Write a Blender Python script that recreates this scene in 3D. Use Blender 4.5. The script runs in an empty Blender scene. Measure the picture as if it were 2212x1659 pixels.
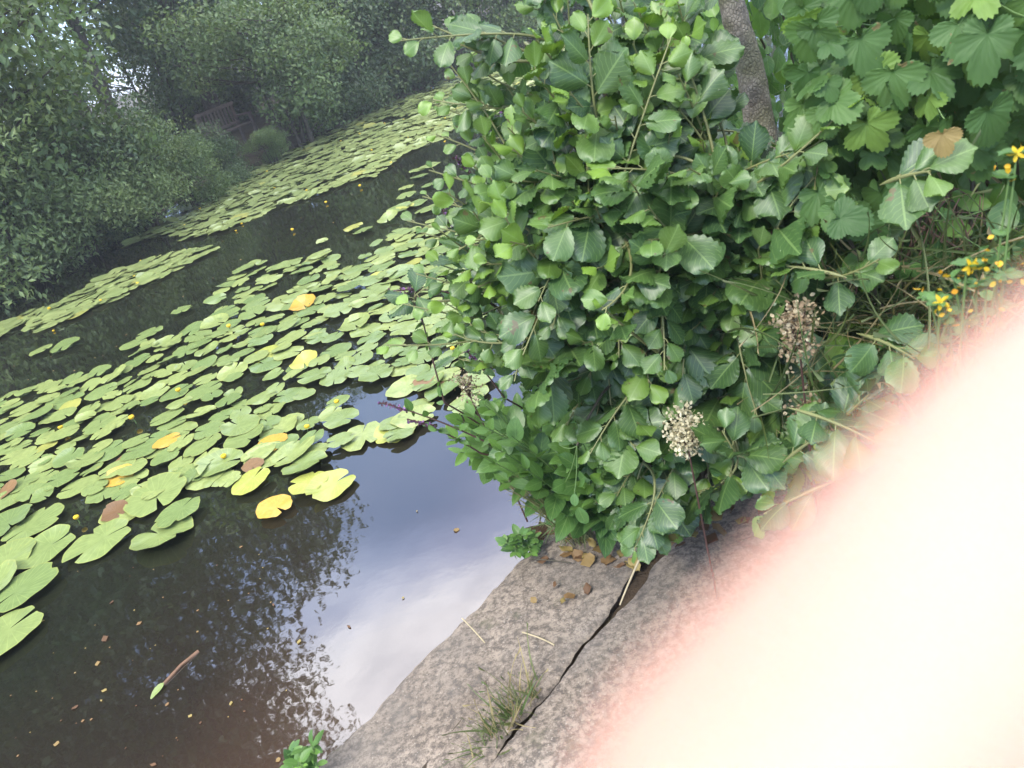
import bpy, bmesh, math, random
import numpy as np
from mathutils import Vector, Matrix, noise as mnoise

random.seed(7); rng = np.random.default_rng(7)
SC = bpy.context.scene; COL = SC.collection

# ------------------------------------------------------------------ camera
H, PITCH, ROLL, FPX, CX, CY = 1.7, math.radians(27), math.radians(17.5), 1661.0, 1106.0, 829.5
_R = np.array([1., 0, 0]); _U = np.array([0, math.sin(PITCH), math.cos(PITCH)]); FWD = np.array([0, math.cos(PITCH), -math.sin(PITCH)])
CR = math.cos(ROLL)*_R - math.sin(ROLL)*_U; CU = math.sin(ROLL)*_R + math.cos(ROLL)*_U
EYE = np.array([0, 0, H])
cam = bpy.data.cameras.new('camera'); cam.sensor_width = 36; cam.lens = 36*FPX/2212
cam.clip_start = 0.004; cam.clip_end = 2000
cam.dof.use_dof = True; cam.dof.focus_distance = 3.2; cam.dof.aperture_fstop = 8.0
camo = bpy.data.objects.new('camera', cam); COL.objects.link(camo)
camo.matrix_world = Matrix(((CR[0], CU[0], -FWD[0], 0), (CR[1], CU[1], -FWD[1], 0), (CR[2], CU[2], -FWD[2], H), (0, 0, 0, 1)))
SC.camera = camo

def ray(px, py):
    d = CR*((px-CX)/FPX) - CU*((py-CY)/FPX) + FWD
    return d/np.linalg.norm(d)
def at(px, py, dist): return EYE + ray(px, py)*dist          # a point seen in that direction, dist metres away
def on(px, py, z=0.0):                                        # the point of a level surface seen there
    d = ray(px, py); return EYE + d*((z-H)/d[2])

# ------------------------------------------------------------------ sky and sun
SUN = Vector((-0.50, -0.52, 0.80)).normalized()
world = bpy.data.worlds.new('World'); SC.world = world; world.use_nodes = True
nt = world.node_tree; nt.nodes.clear()
def wn(t, **k):
    n = nt.nodes.new(t)
    for a, b in k.items(): setattr(n, a, b)
    return n
def wl(a, b): nt.links.new(a, b)
wo = wn('ShaderNodeOutputWorld'); mixs = wn('ShaderNodeMixShader'); bg1 = wn('ShaderNodeBackground'); bg2 = wn('ShaderNodeBackground')
sky = wn('ShaderNodeTexSky', sky_type='NISHITA'); sky.sun_disc = False
sky.ozone_density = 3.0; sky.dust_density = 0.3; sky.sun_elevation = math.asin(SUN.z); sky.sun_rotation = math.atan2(SUN.x, SUN.y)
bg1.inputs[1].default_value = 0.15; wl(sky.outputs[0], bg1.inputs[0])
tc = wn('ShaderNodeTexCoord'); mp = wn('ShaderNodeMapping'); mp.inputs['Scale'].default_value = (1.0, 1.0, 2.6); mp.inputs['Location'].default_value = (0.35, 0.1, 0.15)
wl(tc.outputs['Generated'], mp.inputs[0])
nz = wn('ShaderNodeTexNoise'); nz.inputs['Scale'].default_value = 1.7; nz.inputs['Detail'].default_value = 6; nz.inputs['Roughness'].default_value = 0.5; wl(mp.outputs[0], nz.inputs[0])
sx = wn('ShaderNodeSeparateXYZ'); wl(tc.outputs['Generated'], sx.inputs[0])
# cloud bank begins above about 28 degrees, with scattered cloud lower down
mr = wn('ShaderNodeMapRange', interpolation_type='SMOOTHSTEP'); wl(sx.outputs[2], mr.inputs[0])
for i, v in ((1, 0.46), (2, 0.70), (3, -0.24), (4, 0.34)): mr.inputs[i].default_value = v
ad = wn('ShaderNodeMath', operation='ADD'); wl(nz.outputs[0], ad.inputs[0]); wl(mr.outputs[0], ad.inputs[1])
m2 = wn('ShaderNodeMapRange', interpolation_type='SMOOTHSTEP'); wl(ad.outputs[0], m2.inputs[0])
m2.inputs[3].default_value = 0.25; m2.inputs[1].default_value = 0.40; m2.inputs[2].default_value = 0.80
nz2 = wn('ShaderNodeTexNoise'); nz2.inputs['Scale'].default_value = 3.2; nz2.inputs['Detail'].default_value = 4; wl(mp.outputs[0], nz2.inputs[0])
cr = wn('ShaderNodeValToRGB'); wl(nz2.outputs[0], cr.inputs[0])
cr.color_ramp.elements[0].position = 0.36; cr.color_ramp.elements[0].color = (0.40, 0.43, 0.50, 1)
cr.color_ramp.elements[1].position = 0.60; cr.color_ramp.elements[1].color = (1.0, 1.0, 1.03, 1)
cm = wn('ShaderNodeMix', data_type='RGBA'); cm.inputs[6].default_value = (.26, .46, 1.0, 1); wl(m2.outputs[0], cm.inputs[0]); wl(cr.outputs[0], cm.inputs[7]); wl(cm.outputs[2], bg2.inputs[0]); bg2.inputs[1].default_value = 3.8
wl(m2.outputs[0], mixs.inputs[0]); wl(bg1.outputs[0], mixs.inputs[1]); wl(bg2.outputs[0], mixs.inputs[2]); wl(mixs.outputs[0], wo.inputs[0])
sl = bpy.data.lights.new('sun', 'SUN'); sl.energy = 2.2; sl.angle = math.radians(7); sl.color = (1, 0.95, 0.86)
so = bpy.data.objects.new('sun', sl); COL.objects.link(so); so.rotation_euler = SUN.to_track_quat('Z', 'Y').to_euler()
SC.view_settings.view_transform = 'Standard'; SC.view_settings.look = 'None'; SC.view_settings.exposure = 0.62; SC.view_settings.gamma = 1
SC.cycles.max_bounces = 8; SC.cycles.transparent_max_bounces = 8; SC.cycles.use_denoising = True

# ------------------------------------------------------------------ helpers
def tag(o, label=None, cat=None, group=None, kind=None):
    for k, v in (('label', label), ('category', cat), ('group', group), ('kind', kind)):
        if v: o[k] = v
    return o
def link(name, me, mat=None, parent=None, loc=None):
    o = bpy.data.objects.new(name, me); COL.objects.link(o)
    if mat is not None and me is not None and not me.materials: me.materials.append(mat)
    if parent is not None: o.parent = parent
    if loc is not None: o.location = loc
    return o
def empty(name, loc=(0, 0, 0), **k):
    o = bpy.data.objects.new(name, None); COL.objects.link(o); o.location = [float(a) for a in loc]; o.empty_display_size = 0.1
    return tag(o, **k)
def mesh(name, V, F, lc=None, smooth=True, matidx=None):
    """V (n,3); F list of int arrays, each (m, k)"""
    V = np.asarray(V, np.float32)
    me = bpy.data.meshes.new(name); me.vertices.add(len(V)); me.vertices.foreach_set('co', V.ravel())
    F = [np.asarray(f, np.int32) for f in F if len(f)]
    loops = np.concatenate([f.ravel() for f in F]); tot = np.concatenate([np.full(len(f), f.shape[1], np.int32) for f in F])
    st = np.concatenate([[0], np.cumsum(tot)[:-1]]).astype(np.int32)
    me.loops.add(len(loops)); me.loops.foreach_set('vertex_index', loops)
    me.polygons.add(len(tot)); me.polygons.foreach_set('loop_start', st); me.polygons.foreach_set('loop_total', tot)
    me.polygons.foreach_set('use_smooth', np.full(len(tot), smooth))
    if matidx is not None: me.polygons.foreach_set('material_index', np.asarray(matidx, np.int32))
    if lc is not None:
        a = me.attributes.new('lc', 'FLOAT_COLOR', 'POINT'); a.data.foreach_set('color', np.asarray(lc, np.float32).ravel())
    me.update(calc_edges=True); me.validate()
    return me
def norm(a):
    a = np.asarray(a, float); return a/(np.linalg.norm(a, axis=-1, keepdims=True)+1e-9)

class Leaves:
    """leaf-shaped faces collected into one mesh; template = (V, quads, uv) in a unit leaf, length along +Y, face along +Z"""
    def __init__(s, templates, local=None): s.t = templates; s.r = [[] for _ in templates]; s.o = np.zeros(3) if local is None else np.array(local, float)
    def add(s, pos, d, n, size, rnd=None, age=0.0, wid=1.0, k=None):
        k = random.randrange(len(s.t)) if k is None else k
        s.r[k].append((*pos, *d, *n, size, random.random() if rnd is None else rnd, age, wid))
    def addmany(s, P, D, N, size, age, wid=1.0, k=0):
        m = len(P); A = np.column_stack([P, D, N, np.broadcast_to(size, m), rng.random(m), np.broadcast_to(age, m), np.broadcast_to(wid, m)])
        s.r[k].extend(map(tuple, A))
    def build(s, name, mat, parent=None, smooth=True):
        VV, FF, LL, off = [], [], [], 0
        for (tv, tf, tuv), rows in zip(s.t, s.r):
            if not rows: continue
            A = np.array(rows); P = A[:, 0:3]-s.o; Y = norm(A[:, 3:6]); X = norm(np.cross(Y, A[:, 6:9])); Z = np.cross(X, Y)
            sz = A[:, 9][:, None, None]; w = A[:, 12][:, None, None]
            V = P[:, None, :] + sz*(w*tv[None, :, 0:1]*X[:, None, :] + tv[None, :, 1:2]*Y[:, None, :] + tv[None, :, 2:3]*Z[:, None, :])
            nv = len(tv); m = len(A)
            F = (tf[None] + (np.arange(m)*nv)[:, None, None] + off).reshape(-1, tf.shape[1])
            L = np.empty((m, nv, 4)); L[:, :, 0] = A[:, 10][:, None]; L[:, :, 1] = A[:, 11][:, None]; L[:, :, 2] = tuv[None, :, 0]; L[:, :, 3] = tuv[None, :, 1]
            VV.append(V.reshape(-1, 3)); FF.append(F); LL.append(L.reshape(-1, 4)); off += m*nv
        return link(name, mesh(name, np.concatenate(VV), FF, np.concatenate(LL), smooth), mat, parent)

class Tubes:
    def __init__(s, sides=6, local=None): s.n = sides; s.V = []; s.F = []; s.off = 0; s.o = np.zeros(3) if local is None else np.array(local, float)
    def add(s, pts, rad):
        pts = np.asarray(pts, float)-s.o; m = len(pts); rad = np.broadcast_to(np.asarray(rad, float), m)
        T = norm(np.gradient(pts, axis=0)); ref = np.array([0.31, 0.22, 0.92]) if abs(T[0][2]) < 0.9 else np.array([0.93, 0.2, 0.3])
        X = norm(np.cross(T, ref)); Y = np.cross(T, X); a = np.linspace(0, 2*math.pi, s.n, endpoint=False)
        ring = pts[:, None, :] + rad[:, None, None]*(np.cos(a)[None, :, None]*X[:, None, :] + np.sin(a)[None, :, None]*Y[:, None, :])
        s.V.append(ring.reshape(-1, 3)); i = np.arange(m-1)[:, None]*s.n; j = np.arange(s.n)[None]; j2 = (j+1) % s.n
        s.F.append(np.stack([i+j, i+j2, i+s.n+j2, i+s.n+j], -1).reshape(-1, 4)+s.off); s.off += m*s.n
        return s
    def build(s, name, mat, parent=None):
        V = np.concatenate(s.V); lc = np.tile([0.5, 0, 0, 0], (len(V), 1))
        return link(name, mesh(name, V, [np.concatenate(s.F)], lc), mat, parent)

def bez(a, b, sag=0.0, n=8, bow=None):
    a = np.asarray(a, float); b = np.asarray(b, float); t = np.linspace(0, 1, n)[:, None]
    c = (a+b)/2 + np.array([0, 0, sag]) + (0 if bow is None else np.asarray(bow))
    return (1-t)**2*a + 2*t*(1-t)*c + t*t*b

# ------------------------------------------------------------------ materials
class M:
    def __init__(s, name):
        s.m = bpy.data.materials.new(name); s.m.use_nodes = True; s.t = s.m.node_tree; s.t.nodes.clear()
        s.out = s.n('ShaderNodeOutputMaterial'); s.b = s.n('ShaderNodeBsdfPrincipled'); s.l(s.b.outputs[0], s.out.inputs[0])
    def n(s, t, **k):
        n = s.t.nodes.new(t)
        for a, b in k.items(): setattr(n, a, b)
        return n
    def l(s, a, b): s.t.links.new(a, b)
    def set(s, **k):
        for a, v in k.items(): s.b.inputs[a.replace('_', ' ')].default_value = v
        return s
    def noise(s, scale, detail=4, rough=0.55, coord='Object', vec=None):
        if vec is None: vec = s.n('ShaderNodeTexCoord').outputs[coord]
        n = s.n('ShaderNodeTexNoise'); n.inputs['Scale'].default_value = scale; n.inputs['Detail'].default_value = detail; n.inputs['Roughness'].default_value = rough
        s.l(vec, n.inputs[0]); return n.outputs[0]
    def ramp(s, src, *stops):
        r = s.n('ShaderNodeValToRGB'); s.l(src, r.inputs[0]); e = r.color_ramp.elements
        while len(e) < len(stops): e.new(0.5)
        for x, (p, c) in zip(e, stops): x.position = p; x.color = (*c, 1)
        return r.outputs[0]
    def mix(s, f, a, b, mode='MIX'):
        x = s.n('ShaderNodeMix', data_type='RGBA', blend_type=mode)
        for i, v in ((0, f), (6, a), (7, b)):
            if hasattr(v, 'is_output'): s.l(v, x.inputs[i])
            elif i == 0: x.inputs[0].default_value = v
            else: x.inputs[i].default_value = (*v, 1)
        return x.outputs[2]
    def math(s, op, a, b=0.0, c=0.0):
        x = s.n('ShaderNodeMath', operation=op)
        for i, v in enumerate((a, b, c)):
            if hasattr(v, 'is_output'): s.l(v, x.inputs[i])
            else: x.inputs[i].default_value = v
        return x.outputs[0]
    def bump(s, h, strength=0.3, dist=0.01):
        b = s.n('ShaderNodeBump'); b.inputs['Strength'].default_value = strength; b.inputs['Distance'].default_value = dist
        s.l(h, b.inputs['Height']); s.l(b.outputs[0], s.b.inputs['Normal']); return s
    def col(s, c):
        if hasattr(c, 'is_output'): s.l(c, s.b.inputs['Base Color'])
        else: s.b.inputs['Base Color'].default_value = (*c, 1)
        return s

def leaf_mat(name, dark, light, young, rough=0.42, trans=0.28, vein=None, veins=0, spot=None, spec=0.5):
    m = M(name); a = m.n('ShaderNodeAttribute', attribute_name='lc'); sp = m.n('ShaderNodeSeparateColor'); m.l(a.outputs['Color'], sp.inputs[0])
    rnd, age, u, t = sp.outputs[0], sp.outputs[1], sp.outputs[2], a.outputs['Alpha']
    c = m.mix(rnd, dark, light); c = m.mix(age, c, young)
    c = m.mix(m.math('MULTIPLY', m.noise(38, 3), 0.5), c, tuple(x*0.55 for x in dark))
    if vein:
        au = m.math('ABSOLUTE', m.math('SUBTRACT', u, 0.5))
        mid = m.math('LESS_THAN', au, 0.022)
        sv = m.math('FRACT', m.math('MULTIPLY', m.math('SUBTRACT', t, m.math('MULTIPLY', au, 0.7)), float(veins)))
        side = m.math('MULTIPLY', m.math('LESS_THAN', sv, 0.13), 0.55)
        c = m.mix(m.math('MULTIPLY', m.math('MAXIMUM', mid, side), 0.6), c, vein)
    if spot:
        n = m.noise(24, 3); f = m.math('MULTIPLY', m.math('GREATER_THAN', m.math('ADD', n, m.math('MULTIPLY', rnd, 0.12)), 0.775), 0.8); c = m.mix(f, c, spot)
    m.col(c).set(Roughness=rough, Specular_IOR_Level=spec)
    if trans:
        tr = m.n('ShaderNodeBsdfTranslucent'); g = m.mix(1.0, c, (1.25, 1.3, 0.55), 'MULTIPLY'); m.l(g, tr.inputs[0])
        mx = m.n('ShaderNodeMixShader'); mx.inputs[0].default_value = trans; m.l(m.b.outputs[0], mx.inputs[1]); m.l(tr.outputs[0], mx.inputs[2]); m.l(mx.outputs[0], m.out.inputs[0])
    return m.m
def plain(name, c, rough=0.6, var=0.35, scale=30, bump=0.0):
    m = M(name); n = m.noise(scale, 4); m.col(m.mix(n, tuple(x*(1-var) for x in c), tuple(min(1, x*(1+var)) for x in c))).set(Roughness=rough)
    if bump: m.bump(n, bump, 0.004)
    return m.m

ALDER = leaf_mat('alder leaf', (0.036, 0.092, 0.030), (0.075, 0.165, 0.038), (0.25, 0.42, 0.045), 0.46, 0.25, (0.22, 0.34, 0.10), 8, (0.12, 0.08, 0.03), 0.9)
HOP = leaf_mat('hop leaf', (0.055, 0.125, 0.035), (0.10, 0.20, 0.052), (0.20, 0.33, 0.06), 0.55, 0.25, None, 0, (0.22, 0.16, 0.07), 0.35)
FARLEAF = leaf_mat('far leaf', (0.085, 0.140, 0.056), (0.180, 0.270, 0.090), (0.30, 0.37, 0.10), 0.45, 0.25)
FARDARK = leaf_mat('dark far leaf', (0.050, 0.092, 0.042), (0.115, 0.185, 0.070), (0.22, 0.26, 0.08), 0.42, 0.2)
FARPALE = leaf_mat('pale far leaf', (0.125, 0.185, 0.075), (0.235, 0.32, 0.115), (0.31, 0.37, 0.12), 0.5, 0.25)
WEED = leaf_mat('weed leaf', (0.050, 0.125, 0.034), (0.105, 0.225, 0.055), (0.19, 0.36, 0.06), 0.42, 0.28, (0.20, 0.33, 0.10), 6)
GRASS = leaf_mat('grass blade', (0.06, 0.11, 0.03), (0.14, 0.20, 0.055), (0.42, 0.33, 0.17), 0.55, 0.25)
DRY = leaf_mat('dry leaf', (0.10, 0.050, 0.022), (0.24, 0.125, 0.055), (0.36, 0.28, 0.09), 0.7, 0.1)
PETAL = leaf_mat('yellow petal', (0.75, 0.50, 0.02), (0.85, 0.62, 0.03), (0.7, 0.28, 0.02), 0.5, 0.2)
PURPLE = leaf_mat('purple floret', (0.16, 0.07, 0.20), (0.30, 0.14, 0.36), (0.10, 0.045, 0.045), 0.6, 0.15)
CREAM = leaf_mat('cream seed head', (0.56, 0.51, 0.31), (0.78, 0.72, 0.50), (0.24, 0.15, 0.08), 0.7, 0.1)
TWIG = plain('green twig', (0.19, 0.20, 0.075), 0.55)
STEM = plain('brown stem', (0.065, 0.055, 0.034), 0.7)
REDSTEM = plain('red brown stem', (0.085, 0.040, 0.032), 0.6)
STRAW = plain('straw', (0.40, 0.33, 0.20), 0.7)
GREENSTEM = plain('green stem', (0.11, 0.19, 0.05), 0.5)
BARK = M('bark'); _n = BARK.noise(16, 6); BARK.col(BARK.ramp(_n, (0.3, (0.030, 0.026, 0.020)), (0.7, (0.11, 0.095, 0.07)))).set(Roughness=0.9); BARK.bump(_n, 0.7, 0.02); BARK = BARK.m
def scaly_bark():
    m = M('scaly bark'); tcn = m.n('ShaderNodeTexCoord'); mpn = m.n('ShaderNodeMapping'); mpn.inputs['Scale'].default_value = (1, 1, 0.75); m.l(tcn.outputs['Object'], mpn.inputs[0])
    v = m.n('ShaderNodeTexVoronoi', feature='DISTANCE_TO_EDGE'); v.inputs['Scale'].default_value = 95; m.l(mpn.outputs[0], v.inputs[0])
    n = m.noise(25, 5); n2 = m.noise(6, 3)
    c = m.ramp(n, (0.3, (0.10, 0.085, 0.065)), (0.68, (0.31, 0.28, 0.225))); c = m.mix(m.ramp(n2, (0.45, (0.0,)*3), (0.6, (0.6,)*3)), c, (0.12, 0.13, 0.055))
    e = m.ramp(v.outputs['Distance'], (0.0, (0.5,)*3), (0.25, (1.0,)*3)); c = m.mix(e, (0.055, 0.046, 0.034), c)
    m.col(c).set(Roughness=0.85); m.bump(m.math('ADD', e, m.math('MULTIPLY', n, 1.5)), 0.8, 0.005); return m.m
SCALY = scaly_bark()

def pad_mat(name, a, b, yellow, spotc, rough=0.27):
    m = M(name); oi = m.n('ShaderNodeObjectInfo'); at_ = m.n('ShaderNodeAttribute', attribute_name='lc'); sp = m.n('ShaderNodeSeparateColor'); m.l(at_.outputs['Color'], sp.inputs[0])
    r = m.math('FRACT', m.math('ADD', oi.outputs['Random'], sp.outputs[0]))
    c = m.mix(r, a, b); c = m.mix(m.math('MULTIPLY', m.math('GREATER_THAN', r, 0.985), 0.6), c, yellow)
    vec = m.n('ShaderNodeTexCoord').outputs['Object']
    ofs = m.n('ShaderNodeVectorMath', operation='ADD'); m.l(vec, ofs.inputs[0]); cb = m.n('ShaderNodeCombineXYZ'); m.l(m.math('MULTIPLY', r, 60.0), cb.inputs[0]); m.l(cb.outputs[0], ofs.inputs[1])
    n = m.noise(9, 4, vec=ofs.outputs[0]); c = m.mix(m.math('MULTIPLY', n, 0.75), c, tuple(x*0.55 for x in a))
    n2 = m.noise(16, 4, 0.65, vec=ofs.outputs[0]); c = m.mix(m.math('MULTIPLY', m.math('GREATER_THAN', n2, 0.69), 0.7), c, spotc)
    # radiating veins, and a paler rim
    sv = m.math('FRACT', m.math('MULTIPLY', sp.outputs[2], 26.0)); f = m.math('MULTIPLY', m.math('LESS_THAN', sv, 0.14), 0.12); c = m.mix(f, c, tuple(min(1, x*1.5) for x in b))
    c = m.mix(m.math('MULTIPLY', m.math('GREATER_THAN', at_.outputs['Alpha'], 0.955), 0.13), c, yellow)
    m.col(c).set(Roughness=rough, Specular_IOR_Level=0.5); m.bump(m.math('ADD', n, m.math('MULTIPLY', sv, 0.12)), 0.25, 0.01); return m.m
PAD = pad_mat('lily pad', (0.165, 0.240, 0.080), (0.355, 0.405, 0.135), (0.48, 0.42, 0.07), (0.34, 0.29, 0.08))
PADFAR = pad_mat('far lily pad', (0.225, 0.285, 0.10), (0.35, 0.405, 0.15), (0.50, 0.44, 0.09), (0.30, 0.24, 0.08))
PADY = pad_mat('yellow lily pad', (0.36, 0.40, 0.085), (0.50, 0.49, 0.12), (0.52, 0.40, 0.08), (0.22, 0.27, 0.07))
PADO = pad_mat('orange lily pad', (0.52, 0.31, 0.05), (0.60, 0.41, 0.08), (0.4, 0.24, 0.05), (0.25, 0.26, 0.06))
PADB = pad_mat('brown lily pad', (0.16, 0.085, 0.035), (0.26, 0.15, 0.06), (0.30, 0.18, 0.06), (0.09, 0.05, 0.025), 0.5)

# ------------------------------------------------------------------ ground, water, pavement
NY = np.array([-30, 0, 1.47, 2.0, 2.6, 4.2, 8, 14, 24, 40, 60]); NX = np.array([-37.6, -2.51, -0.79, -0.17, 0.42, 1.9, 4.4, 8, 14, 24, 40])
FY = np.array([-30, 2, 8.2, 9.4, 12, 15, 18, 20, 21.2, 24, 27, 40, 60]); FX = np.array([-42, -12.2, -6.9, -6.1, -4.9, -3.3, -0.5, 0.9, 2.6, 5.6, 8.4, 22, 40])
xn = lambda y: np.interp(y, NY, NX); xf = lambda y: np.interp(y, FY, FX)
def ground_z(x, y):
    dn = (x - xn(y))*0.68; df = (xf(y) - x)*0.72
    land = np.maximum(dn, df)
    z = np.where(land < 0, np.maximum(-0.9, land*0.9), 0)
    zf = 0.03 + 0.20*(1-np.exp(-np.maximum(df, 0)/0.8)) + 0.010*np.maximum(df, 0)
    zn = -0.06 + 0.105*np.clip(dn/0.3, 0, 1) + 0.40*(1-np.exp(-np.maximum(dn-1.2, 0)/1.5))
    z = np.where(df > 0, zf, np.where(dn > 0, zn, z))
    return z
def axis(lo, hi, inner_lo, inner_hi, step):
    a = list(np.arange(inner_lo, inner_hi, step)); g = step; x = inner_hi
    while x < hi: a.append(x); g *= 1.35; x += g
    g = step; x = inner_lo-step; b = []
    while x > lo: b.append(x); g *= 1.35; x -= g
    return np.array(b[::-1]+a)
gx = axis(-900, 900, -14, 14, 0.16); gy = axis(-900, 900, -4, 30, 0.16)
X, Y = np.meshgrid(gx, gy); Z = ground_z(X, Y)
Z = Z + np.where(Z > -0.04, 0.02*np.sin(X*3.1+1.7*np.sin(Y*2.3))*np.cos(Y*2.7+X), 0)
idx = np.arange(X.size).reshape(X.shape)
Q = np.stack([idx[:-1, :-1], idx[:-1, 1:], idx[1:, 1:], idx[1:, :-1]], -1).reshape(-1, 4)
m = M('soil and litter'); n1 = m.noise(7, 6); n2 = m.noise(45, 4)
c = m.ramp(n1, (0.32, (0.022, 0.017, 0.011)), (0.5, (0.055, 0.037, 0.023)), (0.68, (0.05, 0.06, 0.022))); c = m.mix(m.math('MULTIPLY', n2, 0.6), c, (0.075, 0.05, 0.03))
m.col(c).set(Roughness=0.95); m.bump(n2, 0.8, 0.02)
tag(link('ground', mesh('ground', np.column_stack([X.ravel(), Y.ravel(), Z.ravel()]), [Q]), m.m), kind='structure')

m = M('pond water'); o = m.n('ShaderNodeTexCoord').outputs['Object']; sp = m.n('ShaderNodeSeparateXYZ'); m.l(o, sp.inputs[0])
# brown silt shows through the shallows beside the pavement; the deeper water is dark and greenish
dsh = m.math('ADD', m.math('MULTIPLY', sp.outputs[0], 0.65), m.math('MULTIPLY', sp.outputs[1], -0.76)); dsh = m.math('ADD', dsh, m.math('MULTIPLY', m.noise(0.9, 3), 0.9))
c = m.ramp(m.math('ADD', m.math('MULTIPLY', dsh, 0.4), 1.35), (0.25, (0.0130, 0.0145, 0.0085)), (0.58, (0.020, 0.0155, 0.011)), (0.90, (0.066, 0.036, 0.024)))
m.col(c).set(Roughness=0.02, IOR=2.35, Specular_IOR_Level=0.5)
mpn = m.n('ShaderNodeMapping'); mpn.inputs['Scale'].default_value = (1, 1, 1); m.l(o, mpn.inputs[0])
h = m.math('ADD', m.noise(5.0, 3, vec=mpn.outputs[0]), m.math('MULTIPLY', m.noise(22, 2, vec=mpn.outputs[0]), 0.18)); m.bump(h, 0.014, 0.03)
WATER = m.m
wv = np.array([[-60, -40, 0], [60, -40, 0], [60, 70, 0], [-60, 70, 0]], float)
tag(link('water', mesh('water', wv, [np.array([[0, 1, 2, 3]])], smooth=False), WATER), kind='structure')

E0 = on(690, 1640, 0.04); E1 = on(1110, 1215, 0.04); ED = norm((E1-E0)*np.array([1, 1, 0])); EN = np.array([ED[1], -ED[0], 0])   # along the edge, and inland
def slab(name, s0, s1, o0, o1, z0, z1, seed, jag0, jag1):
    s = np.arange(s0, s1, 0.016); w = np.linspace(0, 1, 26); S, W = np.meshgrid(s, w, indexing='ij')
    def wob(a, sd, amp): return amp*np.array([mnoise.noise((v*4.1, sd, 0))+0.6*mnoise.noise((v*15, sd+5, 0))+0.35*mnoise.noise((v*43, sd+9, 0)) for v in a])
    a0 = o0 + wob(s, seed, jag0); a1 = o1 + wob(s, seed+20, jag1) - (0.05*np.clip((s-0.62)/0.35, 0, 1)+0.006*np.sin(s*23) if o0 == 0 else 0)
    O = a0[:, None] + (a1-a0)[:, None]*W
    Zt = z0 + (z1-z0)*W
    bumpz = np.array([[0.007*mnoise.noise((float(a)*5, float(b)*5, seed))+0.0035*mnoise.noise((float(a)*19, float(b)*19, seed)) for b in O[i]] for i, a in enumerate(s)])
    edge = np.minimum(W, 1-W); Zt = Zt + bumpz - 0.012*np.exp(-edge/0.02)
    P = E0[None, None]*np.array([1, 1, 0]) + S[..., None]*ED + O[..., None]*EN; P[..., 2] = Zt
    n, k = S.shape; idx = np.arange(n*k).reshape(n, k); Q = [np.stack([idx[:-1, :-1], idx[:-1, 1:], idx[1:, 1:], idx[1:, :-1]], -1).reshape(-1, 4)]
    V = P.reshape(-1, 3); ring = np.concatenate([idx[:, 0], idx[-1, 1:], idx[::-1, -1][1:], idx[0, ::-1][1:-1]])
    low = V[ring].copy(); low[:, 2] = -0.5; b = len(V)+np.arange(len(ring)); r2 = np.roll(ring, -1); b2 = np.roll(b, -1)
    Q.append(np.stack([ring, b, b2, r2], -1)); V = np.concatenate([V, low])
    return tag(link(name, mesh(name, V, Q), CONC), kind='structure')
def concrete():
    m = M('old concrete'); n1 = m.noise(3.0, 5); n2 = m.noise(48, 6, 0.85); n3 = m.noise(14, 5, 0.65)
    c = m.ramp(n1, (0.3, (0.240, 0.190, 0.145)), (0.7, (0.390, 0.318, 0.250)))
    c = m.mix(m.ramp(n2, (0.43, (0.0,)*3), (0.56, (1.0,)*3)), m.mix(0.80, c, (0.060, 0.048, 0.040)), c)
    c = m.mix(m.ramp(n3, (0.56, (0.0,)*3), (0.70, (0.75,)*3)), c, (0.085, 0.075, 0.066))
    v = m.n('ShaderNodeTexVoronoi'); v.inputs['Scale'].default_value = 75; m.l(m.n('ShaderNodeTexCoord').outputs['Object'], v.inputs[0])
    c = m.mix(m.ramp(v.outputs['Distance'], (0.10, (0.4,)*3), (0.2, (0.0,)*3)), c, (0.56, 0.50, 0.42))
    n4 = m.noise(1.6, 5, 0.6); c = m.mix(m.ramp(n4, (0.45, (0.0,)*3), (0.65, (0.55,)*3)), c, (0.15, 0.135, 0.118)); n5 = m.noise(5.5, 6, 0.7); c = m.mix(m.ramp(n5, (0.60, (0.0,)*3), (0.66, (0.6,)*3)), c, (0.10, 0.095, 0.06))
    m.col(c).set(Roughness=0.92); m.bump(m.math('ADD', n2, m.math('MULTIPLY', n3, 1.2)), 0.75, 0.006); return m.m
CONC = concrete()
slab('pavement', -2.2, 1.32, 0.0, 0.4515, 0.030, 0.080, -9, 0.017, 0.017)
slab('pavement', -2.2, 2.1, 0.461, 1.6, 0.084, 0.115, 11, 0.017, 0.02)

# ------------------------------------------------------------------ leaf templates
def leaf_template(prof, nt_=9, nu=4, fold=0.16, pleat=0.0, nv=8, droop=0.25, ser=0.0, wave=0.0):
    t = np.linspace(0, 1, nt_); u = np.linspace(-1, 1, nu*2+1); T, Uu = np.meshgrid(t, u, indexing='ij')
    w = np.array([prof(x) for x in t]); w = w*(1+ser*np.where(np.arange(nt_) % 2 == 0, 1, -1))
    Xx = Uu*w[:, None]; Zz = fold*np.abs(Xx) - droop*T**2*0.5 - 0.35*Xx**2
    Zz = Zz + pleat*np.sin(2*math.pi*nv*(T-0.35*np.abs(Uu)))*np.abs(Uu)**0.5*(w[:, None]/0.4) + wave*np.sin(5*T+2.5*Uu)*np.abs(Uu)
    Yy = T + 0.10*(1-np.abs(Uu))*np.where(T > 0.7, 1, 0)*(T-0.7)*ser*4 - 0.06*np.abs(Uu)*(T > 0.9)
    V = np.stack([Xx, Yy, Zz], -1).reshape(-1, 3); n, k = T.shape; idx = np.arange(n*k).reshape(n, k)
    Q = np.stack([idx[:-1, :-1], idx[:-1, 1:], idx[1:, 1:], idx[1:, :-1]], -1).reshape(-1, 4)
    return V, Q, np.stack([(Uu*0.5+0.5).ravel(), T.ravel()], -1)
P_ALDER = lambda t: 0.455*math.sin(math.pi*min(1, 0.015+0.95*t**1.22))**0.66
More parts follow.
